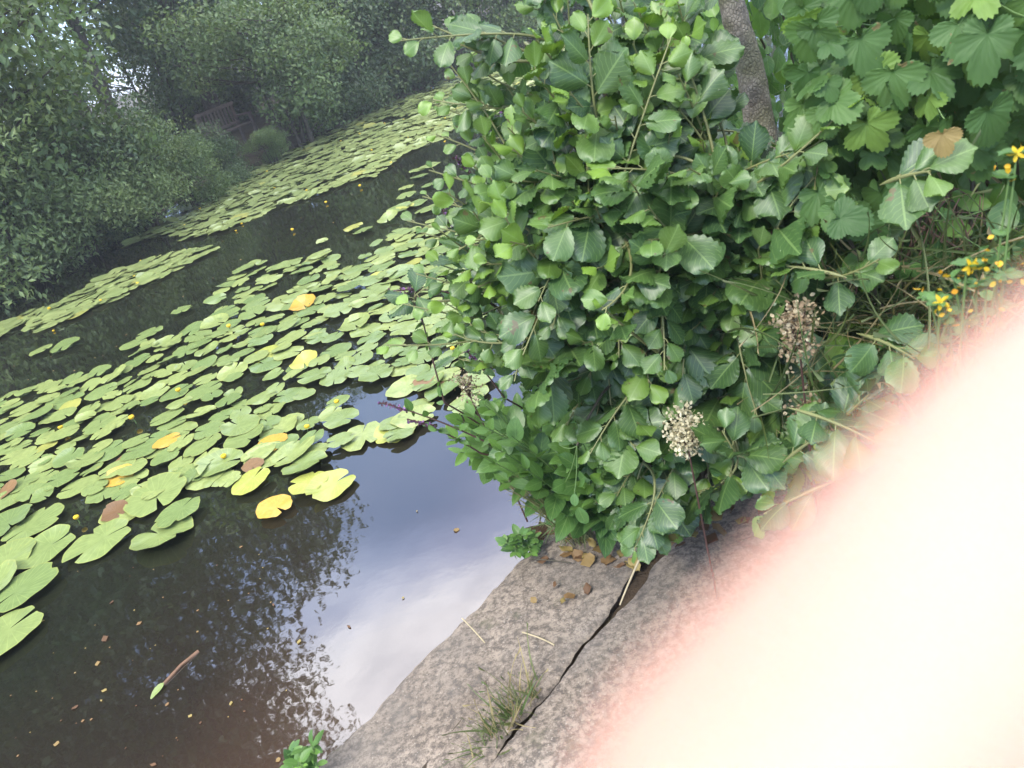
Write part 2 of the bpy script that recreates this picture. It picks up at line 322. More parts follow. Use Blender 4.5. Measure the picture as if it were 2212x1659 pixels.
P_LANCE = lambda t: 0.30*math.sin(math.pi*min(1, t**0.75))**0.85+0.003
P_GRASS = lambda t: 0.035*(1-t**2.2)+0.002
P_OVAL = lambda t: 0.33*math.sin(math.pi*(0.02+0.97*t))**0.75
T_ALDER = [leaf_template(P_ALDER, 17, 3, f, 0.036, 8, d, 0.026, wv_) for f, d, wv_ in ((0.12, 0.25, 0.07), (0.02, 0.5, -0.08), (0.26, 0.10, 0.08), (-0.16, 0.4, 0.10))]
T_LANCE = [leaf_template(P_LANCE, 11, 2, f, 0.01, 6, d, 0.03) for f, d in ((0.2, 0.3), (0.35, 0.6), (0.1, 0.15))]
T_GRASS = [leaf_template(P_GRASS, 9, 1, 0.5, 0, 1, d, 0) for d in (0.3, 0.8, 1.3)]
T_OVAL = [leaf_template(P_OVAL, 7, 2, f, 0.0, 1, d, 0.0, 0.05) for f, d in ((0.2, 0.3), (0.4, 0.5), (-0.15, 0.2))]
T_FAR = [(np.array([[0, 0, 0], [-0.30, 0.5, 0.06], [0, 1, -0.08], [0.30, 0.5, 0.06]]), np.array([[0, 3, 2, 1]]), np.array([[.5, 0], [0, .5], [.5, 1], [1, .5]]))]
def hop_template(lobes, seed):
    r_ = random.Random(seed); na, nr = 84, 6; th = np.linspace(-math.pi, math.pi, na, endpoint=False)
    R = np.full(na, 0.20)
    for a, L, wd in lobes: R = np.maximum(R, L*np.clip(np.cos(np.clip((th-a)/wd, -math.pi/2, math.pi/2)), 0, 1)**0.62)
    R = R*np.where(np.abs(th) > 2.75, 0.35, 1.0)*(1+0.045*np.where(np.arange(na) % 2 == 0, 1, -1))
    rr = np.linspace(0, 1, nr+1)[1:]; V = [[0, 0, 0]]; uv = [[0.5, 0]]
    for q in rr:
        for i, a in enumerate(th):
            rad = R[i]*q; rip = 0.009*math.sin(a*23)*q + 0.010*math.sin(q*15+abs(a)*4) - 0.05*q*min(1, min(abs(a-b_[0]) for b_ in lobes)/0.5)*0.0 + 0.045*q*min(1, min(abs(a-b_[0]) for b_ in lobes)/0.6)
            V.append([math.sin(a)*rad, math.cos(a)*rad, 0.05*q-0.22*rad*rad+rip]); uv.append([a/(2*math.pi)+0.5, q])
    Fq = []
    for k in range(nr-1):
        for i in range(na):
            j = (i+1) % na; Fq.append([1+k*na+i, 1+(k+1)*na+i, 1+(k+1)*na+j, 1+k*na+j])
    for i in range(0, na, 2): Fq.append([0, 1+i, 1+(i+1) % na, 1+(i+2) % na])
    Fq = np.array(Fq)[:, ::-1]
    return np.array(V), Fq, np.array(uv)
T_HOP = [hop_template(((0, 0.86, 0.46), (1.08, 0.74, 0.50), (-1.08, 0.74, 0.50), (2.1, 0.42, 0.6), (-2.1, 0.42, 0.6)), 1),
         hop_template(((0, 0.80, 0.62), (1.25, 0.62, 0.66), (-1.25, 0.62, 0.66)), 2), hop_template(((0, 0.72, 0.8), (1.5, 0.5, 0.75), (-1.5, 0.5, 0.75)), 3)]

def inpoly(pts, poly):
    x, y = pts[:, 0], pts[:, 1]; r = np.zeros(len(pts), bool); j = len(poly)-1
    for i in range(len(poly)):
        xi, yi = poly[i]; xj, yj = poly[j]
        r ^= ((yi > y) != (yj > y)) & (x < (xj-xi)*(y-yi)/(yj-yi+1e-12)+xi); j = i
    return r
def sample_px(poly, n, k=24):
    """n well spread points of a region"""
    P = np.array(poly, float); lo, hi = P.min(0), P.max(0); out = []
    while len(out) < n:
        C = lo+(hi-lo)*rng.random((k, 2)); C = C[inpoly(C, poly)]
        if not len(C): continue
        if out:
            d = np.min(np.linalg.norm(C[:, None]-np.array(out)[None], axis=2), axis=1); C = C[d.argsort()[::-1]]
        out.append(C[0])
    return np.array(out)

# ------------------------------------------------------------------ water lilies
def pad_mesh(seed, torn=0, wavy=1.0, curl=0.0):
    r_ = random.Random(seed); na, nr = 46, 5; V = [[0, 0, 0.0]]; L = [[0, 0, .5, 0]]; k0 = r_.random()*9
    half = 0.07+0.13*r_.random()**2; th = np.linspace(-math.pi+half, math.pi-half, na)
    tears = [(r_.uniform(-2.2, 2.2), r_.uniform(0.08, 0.2), r_.uniform(0.15, 0.45)) for _ in range(torn)]
    for q in np.linspace(0, 1, nr+1)[1:]:
        for a in th:
            base = 0.40+0.10*math.cos(a) + 0.012*math.sin(5*a+k0)+0.008*math.sin(11*a+k0*2)
            lobe = 1-0.16*max(0, (abs(a)-2.4)/0.6)**2
            R = base*lobe
            for ta, tw, td in tears: R *= 1-td*max(0, 1-abs(a-ta)/tw)
            x, y = math.sin(a)*R*q*0.86, math.cos(a)*R*q
            z = wavy*(0.009*math.sin(3*a+k0)+0.006*math.sin(5*a+2*k0))*q*q + 0.012*q*(1-q) + curl*max(0, math.cos(a-k0))*q**3*0.18
            V.append([x, y, z]); L.append([0, 0, (a+math.pi)/(2*math.pi), q])
    F = [[0, 1+i+1, 1+i] for i in range(na-1)]; Q = []
    for k in range(nr-1):
        for i in range(na-1): Q.append([1+k*na+i, 1+k*na+i+1, 1+(k+1)*na+i+1, 1+(k+1)*na+i])
    return np.array(V), np.array(F), np.array(Q), np.array(L)
PADG = [pad_mesh(s, (0, 2, 1, 0, 3, 0, 1, 2)[s % 8], (1, .6, 1.5, 1, 1.2, .7, 1.8, 1)[s % 8], (0, 0, 0, .4, 0, 0, .6, 0)[s % 8]) for s in range(10)]
def pad_data(mat, tagname): return [mesh('lily_pad', v, [f, q], l) for v, f, q, l in PADG]
PADM = {}
for nm, mt in (('g', PAD), ('y', PADY), ('o', PADO), ('b', PADB)):
    PADM[nm] = pad_data(mt, nm)
    for me in PADM[nm]: me.materials.append(mt)
MAIN = [(470, 640), (500, 600), (560, 562), (640, 560), (700, 552), (735, 560), (760, 590), (800, 540), (850, 512), (920, 480), (990, 470), (1040, 520), (1040, 700), (1040, 850), (990, 900), (900, 935), (830, 965), (770, 950),
        (700, 985), (640, 1030), (560, 1000), (470, 1045), (390, 1050), (350, 1080), (240, 1085), (180, 1070), (60, 1088), (0, 1092), (-120, 1140), (-160, 960), (0, 862), (120, 822), (250, 803), (275, 790), (330, 735), (480, 700)]
HOLES = [[(255, 930), (330, 880), (395, 850), (400, 875), (330, 925), (260, 965)], [(500, 820), (560, 800), (700, 740), (730, 730), (690, 780), (560, 850)], [(600, 880), (700, 840), (860, 820), (880, 850), (760, 880), (640, 905)],
         [(540, 520), (640, 560), (600, 590)], [(580, 615), (640, 590), (620, 650)], [(840, 830), (900, 850), (880, 905), (760, 905), (750, 885)], [(690, 700), (770, 690), (700, 740)], [(850, 600), (920, 610), (900, 680), (850, 650)]]
pads = []          # (x, y, size)
cand = sample_px(MAIN, 3600, 3)
order = rng.permutation(len(cand))
for i in order:
    px, py = cand[i]
    if any(inpoly(np.array([[px, py]]), h)[0] for h in HOLES) and random.random() < 0.98: continue
    p = on(px, py); s = random.uniform(0.135, 0.275)
    if all((p[0]-q[0])**2+(p[1]-q[1])**2 > (0.305*(s+q[2]))**2 for q in pads): pads.append((p[0], p[1], s, 'g'))
EDGE = [(235, 1168, .27, 'g', 2.0), (345, 1158, .26, 'g', -2.3), (345, 1085, .30, 'g', .4), (290, 1100, .25, 'g', 1.2), (400, 1108, .2, 'g', 2.6), (60, 1150, .27, 'g', -.9), (25, 1140, .26, 'g', .7), (115, 1183, .26, 'g', 2.1),
        (22, 1222, .26, 'g', .5), (42, 1293, .26, 'g', -.8), (28, 1368, .30, 'g', 2.4), (-20, 1290, .25, 'g', 0), (500, 1053, .125, 'g', -.6), (460, 1030, .22, 'g', 2), (420, 1035, .24, 'g', .3),
        (395, 676, .22, 'g', 0.3), (330, 722, .26, 'g', 1), (300, 745, .24, 'g', 2), (880, 430, .26, 'g', 0), (912, 385, .24, 'g', 1), (935, 360, .3, 'g', 2), (880, 412, .22, 'g', 0), (905, 372, .24, 'g', .5), (930, 405, .2, 'g', .4), (770, 497, .22, 'g', 1), (785, 505, .24, 'g', 0),
        (700, 524, .14, 'g', 1), (870, 455, .28, 'g', 1), (840, 480, .26, 'g', 0), (905, 440, .26, 'g', 2), (930, 452, .27, 'g', 2), (140, 755, .3, 'g', 0), (95, 760, .24, 'g', 1), (590, 995, .26, 'g', 1.1), (655, 1015, .25, 'g', -2.2), (610, 935, .26, 'g', .5)]
for px, py, s, k, rz in EDGE: p = on(px, py); pads.append((p[0], p[1], s*(1.22 if py > 1075 else 1.0), k, rz))
YEL = [(680, 1055, .205, 'y', 1.0, 'greenish yellow lily pad at the open water, overlapped by a larger yellow one'), (731, 1050, .235, 'y', 2.2, 'pale yellow lily pad lapping over the smaller yellow one by the open water'),
       (603, 1107, .19, 'o', 0.7, 'lone orange lily pad with curled edge drifting over dark water'), (598, 967, .20, 'o', 1.1, 'orange yellow lily pad tucked under green pads at the raft edge'), (556, 1043, .21, 'y', 2.5, 'half sunken yellow lily pad against two grey green pads'),
       (553, 1020, .13, 'b', .2, 'small reddish brown lily pad beside the half sunken yellow pad'), (268, 1037, .20, 'o', 1.0, 'torn orange streaked lily pad on the near rim of the raft'), (375, 960, .17, 'o', 2.0, 'ragged orange lily pad at a dark gap in the raft'), (300, 985, .20, 'b', 1.5, 'brown rotting lily pad sunk in a gap of the raft'),
       (860, 940, .24, 'y', .5, 'bright yellow lily pad under the overhanging bush twigs'), (255, 1113, .16, 'b', .8, 'brown dead lily pad between the big near green pads'), (12, 1075, .18, 'b', 0, 'brown lily pad cut by the left picture edge'), (880, 452, .22, 'y', .6, 'yellow lily pad at the far tip of the near raft'),
       (660, 668, .25, 'o', 0.4, 'orange tinged lily pad amid the far half of the raft'), (585, 765, .27, 'y', 1.4, 'yellowing lily pad in the middle of the raft'), (820, 600, .24, 'y', 2.4, 'yellow lily pad near the open gap by the bush'), (945, 830, .22, 'b', 1, 'brown speckled lily pad close under the bush'), (660, 790, .22, 'y', .2, 'yellow green lily pad beside the long dark channel')]
for row in YEL: p = on(row[0], row[1]); pads.append((p[0], p[1], row[2], row[3], row[4], row[5]))
hand = len(EDGE)+len(YEL)
auto = sorted(range(len(pads)-hand), key=lambda i: -pads[i][2]/np.hypot(pads[i][0], pads[i][1]))
chosen = [pads[i] for i in auto[:300-hand+len(YEL)-18]]+pads[-hand:]; rest = [pads[i] for i in auto[300-hand+len(YEL)-18:]]
random.shuffle(chosen)
for i, P in enumerate(chosen):
    k = random.randrange(10) if len(P) < 6 else (0, 1, 5, 6, 2, 8)[i % 6]
    o = link('lily_pad', PADM[P[3]][k]); s = P[2]; dist = math.hypot(P[0], P[1])
    o.location = (P[0], P[1], random.uniform(0.014, 0.038)); o.scale = (s/0.85, s/0.85, s/0.85)
    o.rotation_euler = (random.gauss(0, 0.035), random.gauss(0, 0.035), P[4] if len(P) > 4 else random.uniform(-3.1, 3.1))
    if len(P) > 5: tag(o, P[5], 'lily pad', 'discoloured water lily pads')
    elif len(P) > 4: tag(o, 'green water lily pad floating at the open rim of the raft', 'lily pad', 'lily pads at the rim of the raft')
    else: tag(o, 'green water lily pad lying in the thick of the near raft', 'lily pad', 'lily pads of the near raft')
def pads_mesh(rows, name, mat=PAD, **k):
    VV, T3, Q4, LC, off = [], [], [], [], 0
    for x, y, s in rows:
        v, f, q, l = PADG[random.randrange(10)]; a = random.uniform(-3.1, 3.1); c, s_ = math.cos(a), math.sin(a); sc = s/0.85
        W = np.column_stack([c*v[:, 0]-s_*v[:, 1], s_*v[:, 0]+c*v[:, 1], v[:, 2]])*sc
        tilt = rng.normal(0, 0.05, 2); W[:, 2] += W[:, 0]*tilt[0]+W[:, 1]*tilt[1]
        l = l.copy(); l[:, 0] = random.random()
        VV.append(W+[x, y, random.uniform(0.006, 0.035)]); T3.append(f+off); Q4.append(q+off); LC.append(l); off += len(v)
    return tag(link(name, mesh(name, np.concatenate(VV), [np.concatenate(T3), np.concatenate(Q4)], np.concatenate(LC)), mat), **k)
if rest: pads_mesh([p[:3] for p in rest], 'lily_pads', kind='stuff', label='the smallest far pads of the near lily raft', cat='lily pads')
FARMAT = [(255, 540), (350, 505), (420, 515), (500, 495), (600, 447), (690, 425), (760, 390), (800, 385), (870, 335), (950, 300), (1000, 262), (1060, 250), (1140, 215), (1200, 170), (1330, 90), (1150, 95), (1000, 158), (900, 203), (750, 266), (640, 322), (560, 362), (480, 402), (390, 455), (330, 495)]
LEFTMAT = [(-150, 800), (0, 748), (100, 712), (200, 672), (330, 610), (462, 545), (430, 538), (330, 562), (250, 590), (130, 655), (0, 700), (-150, 740)]
rows = []
for poly, n in ((FARMAT, 9000), (LEFTMAT, 1500)):
    W = np.array([on(*p)[:2] for p in poly]); C = sample_px([tuple(w) for w in W], n, 2)
    for x, y in C:
        d = mnoise.noise((x*0.8, y*0.8, 4.0)) + 0.6*mnoise.noise((x*2.1, y*2.1, 1.0))
        if d > -0.5: rows.append((x, y, random.uniform(0.17, 0.30)))
acc = {}; keep = []
for x, y, s in rows:
    key = (int(x//0.3), int(y//0.3)); ok = True
    for a in (-1, 0, 1):
        for b in (-1, 0, 1):
            for q in acc.get((key[0]+a, key[1]+b), ()):
                if (x-q[0])**2+(y-q[1])**2 < (0.20*(s+q[2]))**2: ok = False
    if ok: acc.setdefault(key, []).append((x, y, s)); keep.append((x, y, s))
pads_mesh(keep, 'lily_mat', PADFAR, kind='stuff', label='pale green mat of lily pads along the far bank', cat='lily pads')

# yellow lily flowers: stalk > bloom
def bloom_mesh():
    V, F = [], []; na, nr = 9, 5
    for k in range(nr):
        t = k/(nr-1); R = (0.45, 0.85, 1.0, 1.05, 0.85)[k]
        for i in range(na): a = 2*math.pi*i/na; V.append([math.cos(a)*R*0.019, math.sin(a)*R*0.019, t*0.024])
    for k in range(nr-1):
        for i in range(na): j = (i+1) % na; F.append([k*na+i, k*na+j, (k+1)*na+j, (k+1)*na+i])
    V.append([0, 0, 0]); V.append([0, 0, 0.012]); b, t = na*nr, na*nr+1
    T = [[b, (i+1) % na, i] for i in range(na)]+[[t, (nr-1)*na+i, (nr-1)*na+(i+1) % na] for i in range(na)]
    return mesh('bloom', V, [np.array(F), np.array(T)], np.tile([.5, 0, .5, .5], (len(V), 1)))
BLOOM = bloom_mesh(); BLOOM.materials.append(PETAL)
_s = Tubes(5); _s.add([[0, 0, -0.05], [0.004, 0, 0.03], [0, 0, 0.066]], 0.0035); _tmp = _s.build('stem', GREENSTEM); STALK = _tmp.data; bpy.data.objects.remove(_tmp)
FL = [(1045, 0)]
far_fl = [(625, 490), (845, 345), (1000, 275), (960, 300), (700, 430), (775, 395), (660, 405), (560, 430), (612, 425), (505, 490), (520, 475), (575, 365), (590, 400), (680, 330), (735, 300), (775, 285), (800, 320), (830, 262), (870, 255), (880, 290), (905, 240), (930, 185), (945, 215), (960, 250), (985, 200), (1000, 190), (1020, 160), (1050, 165), (1060, 140), (1010, 230), (1080, 200), (1120, 150), (1145, 205), (365, 480), (430, 445), (290, 605), (300, 555), (285, 590), (103, 660), (108, 705), (210, 640), (395, 480), (640, 352), (820, 355), (1155, 235)]
near_fl = [(475, 968, 'open yellow lily flower on a thin stalk by the orange pads'), (278, 888, 'yellow lily bud above the pads left of the dark gap'), (150, 1100, 'half sunk yellow lily bud in open water by the left pads'), (375, 831, 'orange yellow lily flower lying low in the middle of the raft'), (718, 848, 'yellow lily bud beside the bluish gap of water'),
           (650, 905, 'low yellow lily bud among the pads above the blue water'), (488, 693, 'yellow lily bud at the far rim of the near raft'), (120, 912, 'yellow lily bud between pads near the left picture edge'), (560, 690, 'small yellow lily bud inside the far half of the raft'), (970, 735, 'yellow lily bud under the left fringe of the bush')]
for px, py, *lb in near_fl+far_fl:
    p = on(px, py, 0.09 if lb else 0.06); t = empty('lily_flower', (p[0], p[1], -0.01 if lb else -0.03), label=lb[0] if lb else 'tiny yellow lily flower standing over the far mat', cat='flower', group='yellow water lily flowers')
    t.rotation_euler = (random.gauss(0, .15), random.gauss(0, .15), random.uniform(0, 6)); k = random.uniform(0.6, 0.9); t.scale = (k, k, k)
    b = link('bloom', BLOOM, parent=t); b.location = (0, 0, 0.055); link('stem', STALK, parent=t)

# scraps floating on the dark water
scrap = leaf_template(P_OVAL, 5, 1, 0.3, 0, 1, 0.2, 0)
SCR = []
for i in range(6):
    L = Leaves([leaf_template(P_OVAL, 6, 2, 0.25, 0, 1, 0.2, 0.12, 0.1)]); L.add((0, -0.5, 0), (0, 1, 0), (0, 0, 1), 1.0, rnd=(0.2, .9, .6, 1, .4, .8)[i], age=(0, .2, .9, .5, 0, 1)[i], wid=(1, 1.6, .8, 1.3, .6, 1.1)[i])
    t_ = L.build('t', DRY); SCR.append(t_.data); bpy.data.objects.remove(t_)
open_px = [(226, 1378), (520, 1180), (224, 1490), (210, 1432), (527, 1535), (498, 1518), (160, 1527), (178, 1556), (218, 1512), (121, 1605), (590, 1305), (645, 1385), (588, 1000), (452, 995), (900, 1103), (985, 1143), (753, 1352), (870, 1290), (240, 1300), (300, 1345), (92, 1340), (600, 1640), (330, 1650), (410, 1545), (432, 1560), (360, 1520),
           (250, 748), (272, 722), (222, 768), (205, 772), (350, 742), (110, 770), (115, 800), (395, 640), (430, 700), (520, 560), (480, 520), (560, 505), (650, 470), (720, 480), (810, 470), (690, 520), (580, 470), (460, 600), (330, 640), (300, 660), (760, 420), (850, 390), (600, 520), (30, 790), (60, 820), (160, 800)]
for i, (px, py) in enumerate(open_px):
    p = on(px, py, 0.006); o = link('floating_scrap', SCR[i % 6]); s = random.uniform(0.010, 0.028) if i else 0.04
    o.scale = (s, s, s); o.location = (p[0], p[1], 0.004); o.rotation_euler = (0, 0, random.uniform(0, 6))
    tag(o, 'dry leaf scrap floating on the dark open water', 'leaf scrap', 'leaf scraps floating on the pond')
for px, py in sample_px([(120, 1230), (420, 1150), (640, 1120), (690, 1250), (660, 1600), (560, 1659), (0, 1659), (0, 1420), (90, 1400)], 46, 2):
    p = on(px, py, 0.006); o = link('floating_speck', SCR[random.randrange(6)]); s = random.uniform(0.004, 0.010); o.scale = (s, s, s); o.location = (p[0], p[1], 0.003); o.rotation_euler = (0, 0, random.uniform(0, 6))
    tag(o, 'tiny pale speck floating on the near dark water', 'speck', 'tiny specks on the near water')
p = on(350, 1475, 0.01); t = empty('floating_stalk', (p[0], p[1], 0.0), label='brown lily stalk with a pale green tip floating in the dark water', cat='plant stalk')
tb = Tubes(6); tb.add([[0, 0, 0.0], [0.06, 0.05, 0.004], [0.12, 0.085, -0.002]], [0.007, 0.006, 0.008]); tb.build('stalk', plain('wet brown', (0.16, 0.085, 0.045), 0.4), t)
L = Leaves(T_LANCE); L.add((0.005, 0, 0.008), (-0.7, -0.6, 0), (0, 0, 1), 0.065, rnd=.9, age=0, wid=.8); L.build('leaf_tip', PAD, t)
t.rotation_euler = (0, 0, 0.25)

# ------------------------------------------------------------------ trees and shrubs of the far bank
def grow(base, height, spread, ntips, seed, lean=(0, 0), zmin=0.3, flat=0.75):
    """tips of a crown, filling an uneven dome above the base"""
    r_ = np.random.default_rng(seed); tips = []
    lob = [(np.clip(r_.normal(0, 0.45, 2), -.5, .5), r_.uniform(zmin, 0.9), r_.uniform(0.35, 0.6)) for _ in range(9)]
    while len(tips) < ntips:
        xy, zc, rad = lob[r_.integers(len(lob))]; d = norm(r_.normal(0, 1, 3)); q = r_.random()**0.35
        p = np.array([xy[0]*spread, xy[1]*spread, zc*height]) + d*q*rad*np.array([spread, spread, height*flat*0.5])
        if p[2] < zmin*height*0.6 or p[2] > height: continue
        p[:2] += np.array(lean)*p[2]/height; tips.append(p)
    return np.array(tips)
def tree_meshes(height, spread, ntips, perclump, leaf, seed, clump=0.5, lean=(0, 0), zmin=0.3, trunk=0.14, stems=1, leafmat=FARLEAF, wid=1.0):
    """unplaced data: (trunk mesh, limb mesh, crown mesh) about the origin"""
    r_ = np.random.default_rng(seed); tips = grow((0, 0, 0), height, spread, ntips, seed, lean, zmin)
    tk = Tubes(9); nodes = []
    for s in range(stems):
        top = np.array([lean[0]*0.8+r_.normal(0, spread*0.25)*(stems > 1), lean[1]*0.8+r_.normal(0, spread*0.25)*(stems > 1), height*0.86])
        b0 = np.array([r_.normal(0, 0.12), r_.normal(0, 0.12), 0])*(stems > 1)+np.array([0, 0, -0.5]); pts = bez(b0, top, 0, 14, bow=np.array([r_.normal(0, .12), r_.normal(0, .12), 0])*height*0.4)
        tk.add(pts, np.linspace(trunk, trunk*0.12, 14)); nodes += list(pts[3:])
    nodes = np.array(nodes); lb = Tubes(5); sel = r_.choice(len(tips), min(len(tips), 70), replace=False)
    for i in sel:
        d = np.linalg.norm(nodes-tips[i], axis=1)+2.0*np.maximum(0, nodes[:, 2]-tips[i][2]+0.2*np.linalg.norm(nodes[:, :2]-tips[i][:2], axis=1)); a = nodes[d.argmin()]
        lb.add(bez(a, tips[i], -0.06*np.linalg.norm(tips[i]-a), 6), np.linspace(trunk*0.28, 0.008, 6))
    L = Leaves(T_FAR); ctr = np.array([lean[0]*.6, lean[1]*.6, height*0.45])
    for tpt in tips:
        m_ = int(perclump*r_.uniform(0.6, 1.4)); g = r_.normal(0, 1, (m_, 3)); g = g/np.maximum(1, np.linalg.norm(g, axis=1, keepdims=True)/1.5)
        P = tpt + g*np.array([clump, clump, clump*0.6]); D = r_.normal(0, 1, (m_, 3))+[0, 0, -0.35]
        N = norm(tpt-ctr)*0.8+[0, 0, 0.9]+r_.normal(0, 0.6, (m_, 3))
        age = np.clip(r_.normal(0.08, 0.12, m_)+(r_.random() < 0.16)*0.45, 0, 1)
        L.addmany(P, D, N, leaf*r_.uniform(0.65, 1.25, m_), age, wid)
    a = tk.build('trunk', BARK); b = lb.build('limbs', BARK); c = L.build('crown', leafmat, smooth=False); out = []
    for o in (a, b, c): out.append(o.data); bpy.data.objects.remove(o)
    return out
def plant_tree(data, x, y, rz, sc, name, label, cat, group, z=None):
    z = float(ground_z(np.array([x]), np.array([y]))[0]) if z is None else z
    t = empty(name, (x, y, z), label=label, cat=cat, group=group); t.rotation_euler = (0, 0, rz); t.scale = (sc, sc, sc)
    link('trunk', data[0], parent=t); link('limbs', data[1], parent=t); link('crown', data[2], parent=t); return t
BIG = tree_meshes(16, 4.3, 520, 130, 0.17, 21, clump=0.75, zmin=0.22, trunk=0.24, leafmat=FARDARK)
MID = tree_meshes(9, 3.0, 260, 80, 0.13, 22, clump=0.6, zmin=0.16, trunk=0.15, leafmat=FARLEAF)
MID2 = tree_meshes(8.6, 3.2, 260, 80, 0.12, 29, clump=0.6, zmin=0.2, trunk=0.16, stems=3, leafmat=FARDARK)
THIN = tree_meshes(9.5, 2.3, 200, 80, 0.14, 27, clump=0.55, zmin=0.42, trunk=0.16, stems=2, leafmat=FARDARK)
SHRUB = tree_meshes(2.7, 1.7, 210, 75, 0.085, 23, clump=0.27, zmin=0.05, trunk=0.04, stems=6, leafmat=FARPALE, wid=0.7)
SHRUB2 = tree_meshes(3.2, 1.9, 230, 75, 0.095, 24, clump=0.30, zmin=0.03, trunk=0.05, stems=5, leafmat=FARLEAF)
SHRUB3 = tree_meshes(3.4, 2.0, 230, 75, 0.105, 25, clump=0.32, zmin=0.03, trunk=0.05, stems=5, leafmat=FARDARK)
G = 'trees of the far bank'; GS = 'shrubs overhanging the far water'
plant_tree(BIG, -10.4, 8.0, 0.4, 1.08, 'tall_tree', 'tall dark tree leaning over the water at the far left', 'tree', G)
plant_tree(BIG, -11.7, 13.4, 2.6, 0.95, 'tall_tree', 'tall tree farther back between the two left hand ones', 'tree', G)
plant_tree(THIN, -5.6, 14.9, 0.8, 1.0, 'forked_tree', 'tree whose forked trunk shows dark against the sky gap', 'tree', G)
plant_tree(BIG, -12.6, 10.4, 4.4, 1.0, 'tall_tree', 'tall tree standing back behind the willow shrubs at the left', 'tree', G)
plant_tree(THIN, -9.0, 13.2, 3.6, 1.35, 'forked_tree', 'taller forked tree left of the sky gap', 'tree', G)
for x, y, rz, sc, d, nm, lb_ in ((-4.4, 18.2, 0.9, 0.80, MID2, 'dark_tree', 'dark several stemmed tree rising behind the wooden bench'), (-2.6, 20.0, 2.0, 0.86, MID, 'leafy_tree', 'light green tree to the right of the bench'),
        (-1.0, 21.4, 3.9, 0.9, MID2, 'dark_tree', 'dark tree hanging low over the middle of the far mat'), (0.6, 23.0, 5.0, 0.9, MID, 'leafy_tree', 'light green tree behind the reaching alder twig'),
        (3.2, 24.4, 1.5, 0.95, MID2, 'dark_tree', 'dark tree where the far mat narrows out of sight'), (8.0, 29.0, 0.2, 1.0, MID, 'leafy_tree', 'light green tree glimpsed through the top of the alder bush')):
    plant_tree(d, x, y, rz, sc, nm, lb_, 'tree', G)
for px, py, rz, sc, d, nm, lb_ in ((-60, 640, 0.3, 1.05, SHRUB, 'willow_shrub', 'greyish green shrub bending to the water at the left edge'), (70, 590, 1.9, 1.1, SHRUB2, 'bank_shrub', 'big yellow green shrub hanging over the water left of the sky gap'),
        (184, 537, 4.1, 0.78, SHRUB, 'willow_shrub', 'broad pale shrub below the sky gap'), (326, 474, 3.3, 0.62, SHRUB, 'willow_shrub', 'pale shrub just left of the wooden bench'), (258, 493, 5.1, 0.5, SHRUB3, 'dark_shrub', 'low dark shrub dipping into the water between the pale ones'),
        (418, 430, 5.3, 0.34, SHRUB2, 'bank_shrub', 'low green shrub below and left of the bench'), (506, 380, 2.3, 0.29, SHRUB3, 'dark_shrub', 'low dark shrub right below the bench'), (590, 338, 0.9, 0.20, SHRUB2, 'bank_shrub', 'low bush to the right of the bench legs'),
        (405, 330, 1.1, 1.0, SHRUB2, 'bank_shrub', 'yellow green shrub behind and left of the bench'), (520, 278, 4.2, 1.0, SHRUB3, 'dark_shrub', 'dark shrub behind the bench'), (130, 440, 2.2, 0.70, SHRUB2, 'bank_shrub', 'yellow green shrub top under the sky gap'), (-90, 500, 3.7, 1.5, SHRUB, 'willow_shrub', 'tall pale shrub filling the upper left corner'),
        (655, 300, 0.2, 0.85, SHRUB2, 'bank_shrub', 'green shrub standing right of the bench above the dark bank')):
    p = on(px, py, 0.12); plant_tree(d, p[0], p[1], rz, sc, nm, lb_, 'shrub', GS, z=max(-0.02, float(ground_z(np.array([p[0]]), np.array([p[1]]))[0])))
for y, off, rz, sc, d, nm, lb_ in ((16.8, -.1, 3.0, 0.6, SHRUB3, 'dark_shrub', 'low dark bush on the bank edge right of the bench'), (17.6, -.2, 1.2, 0.9, SHRUB3, 'dark_shrub', 'dark shrub drooping onto the far lily mat left of the twig'), (19.0, -.2, 2.9, 0.95, SHRUB3, 'dark_shrub', 'dark shrub drooping onto the far lily mat behind the reaching twig'),
        (20.6, -.1, 4.5, 1.0, SHRUB2, 'bank_shrub', 'green shrub half covered by the hanging alder leaves'), (22.4, -.1, 5.5, 1.1, SHRUB3, 'dark_shrub', 'farthest dark shrub seen through the alder leaves')):
    plant_tree(d, float(xf(y))+off, y, rz, sc, nm, lb_, 'shrub', GS)
# woodland behind reads as one mass
L = Leaves(T_FAR); r_ = np.random.default_rng(5)
for k in range(900):
    az = math.radians(r_.uniform(-62, 32)); dd = r_.uniform(26, 40); hgt = r_.uniform(0, 1)**0.9*(8 if az > -0.5 else 13)
    if abs(math.degrees(az)+18.0) < 2.6 and hgt < 4.3: continue
    m_ = 55; P = np.array([math.sin(az)*dd, math.cos(az)*dd, 0.4+hgt]) + r_.normal(0, 1, (m_, 3))*[0.9, 0.9, 0.6]
    L.addmany(P, r_.normal(0, 1, (m_, 3)), r_.normal(0, .7, (m_, 3))+[0, -0.4, .8], 0.32*r_.uniform(.6, 1.3, m_), r_.uniform(0, .2, m_))
tag(L.build('woodland', FARDARK, smooth=False), 'dark woodland closing the view behind the far bank trees', 'woodland', kind='stuff')

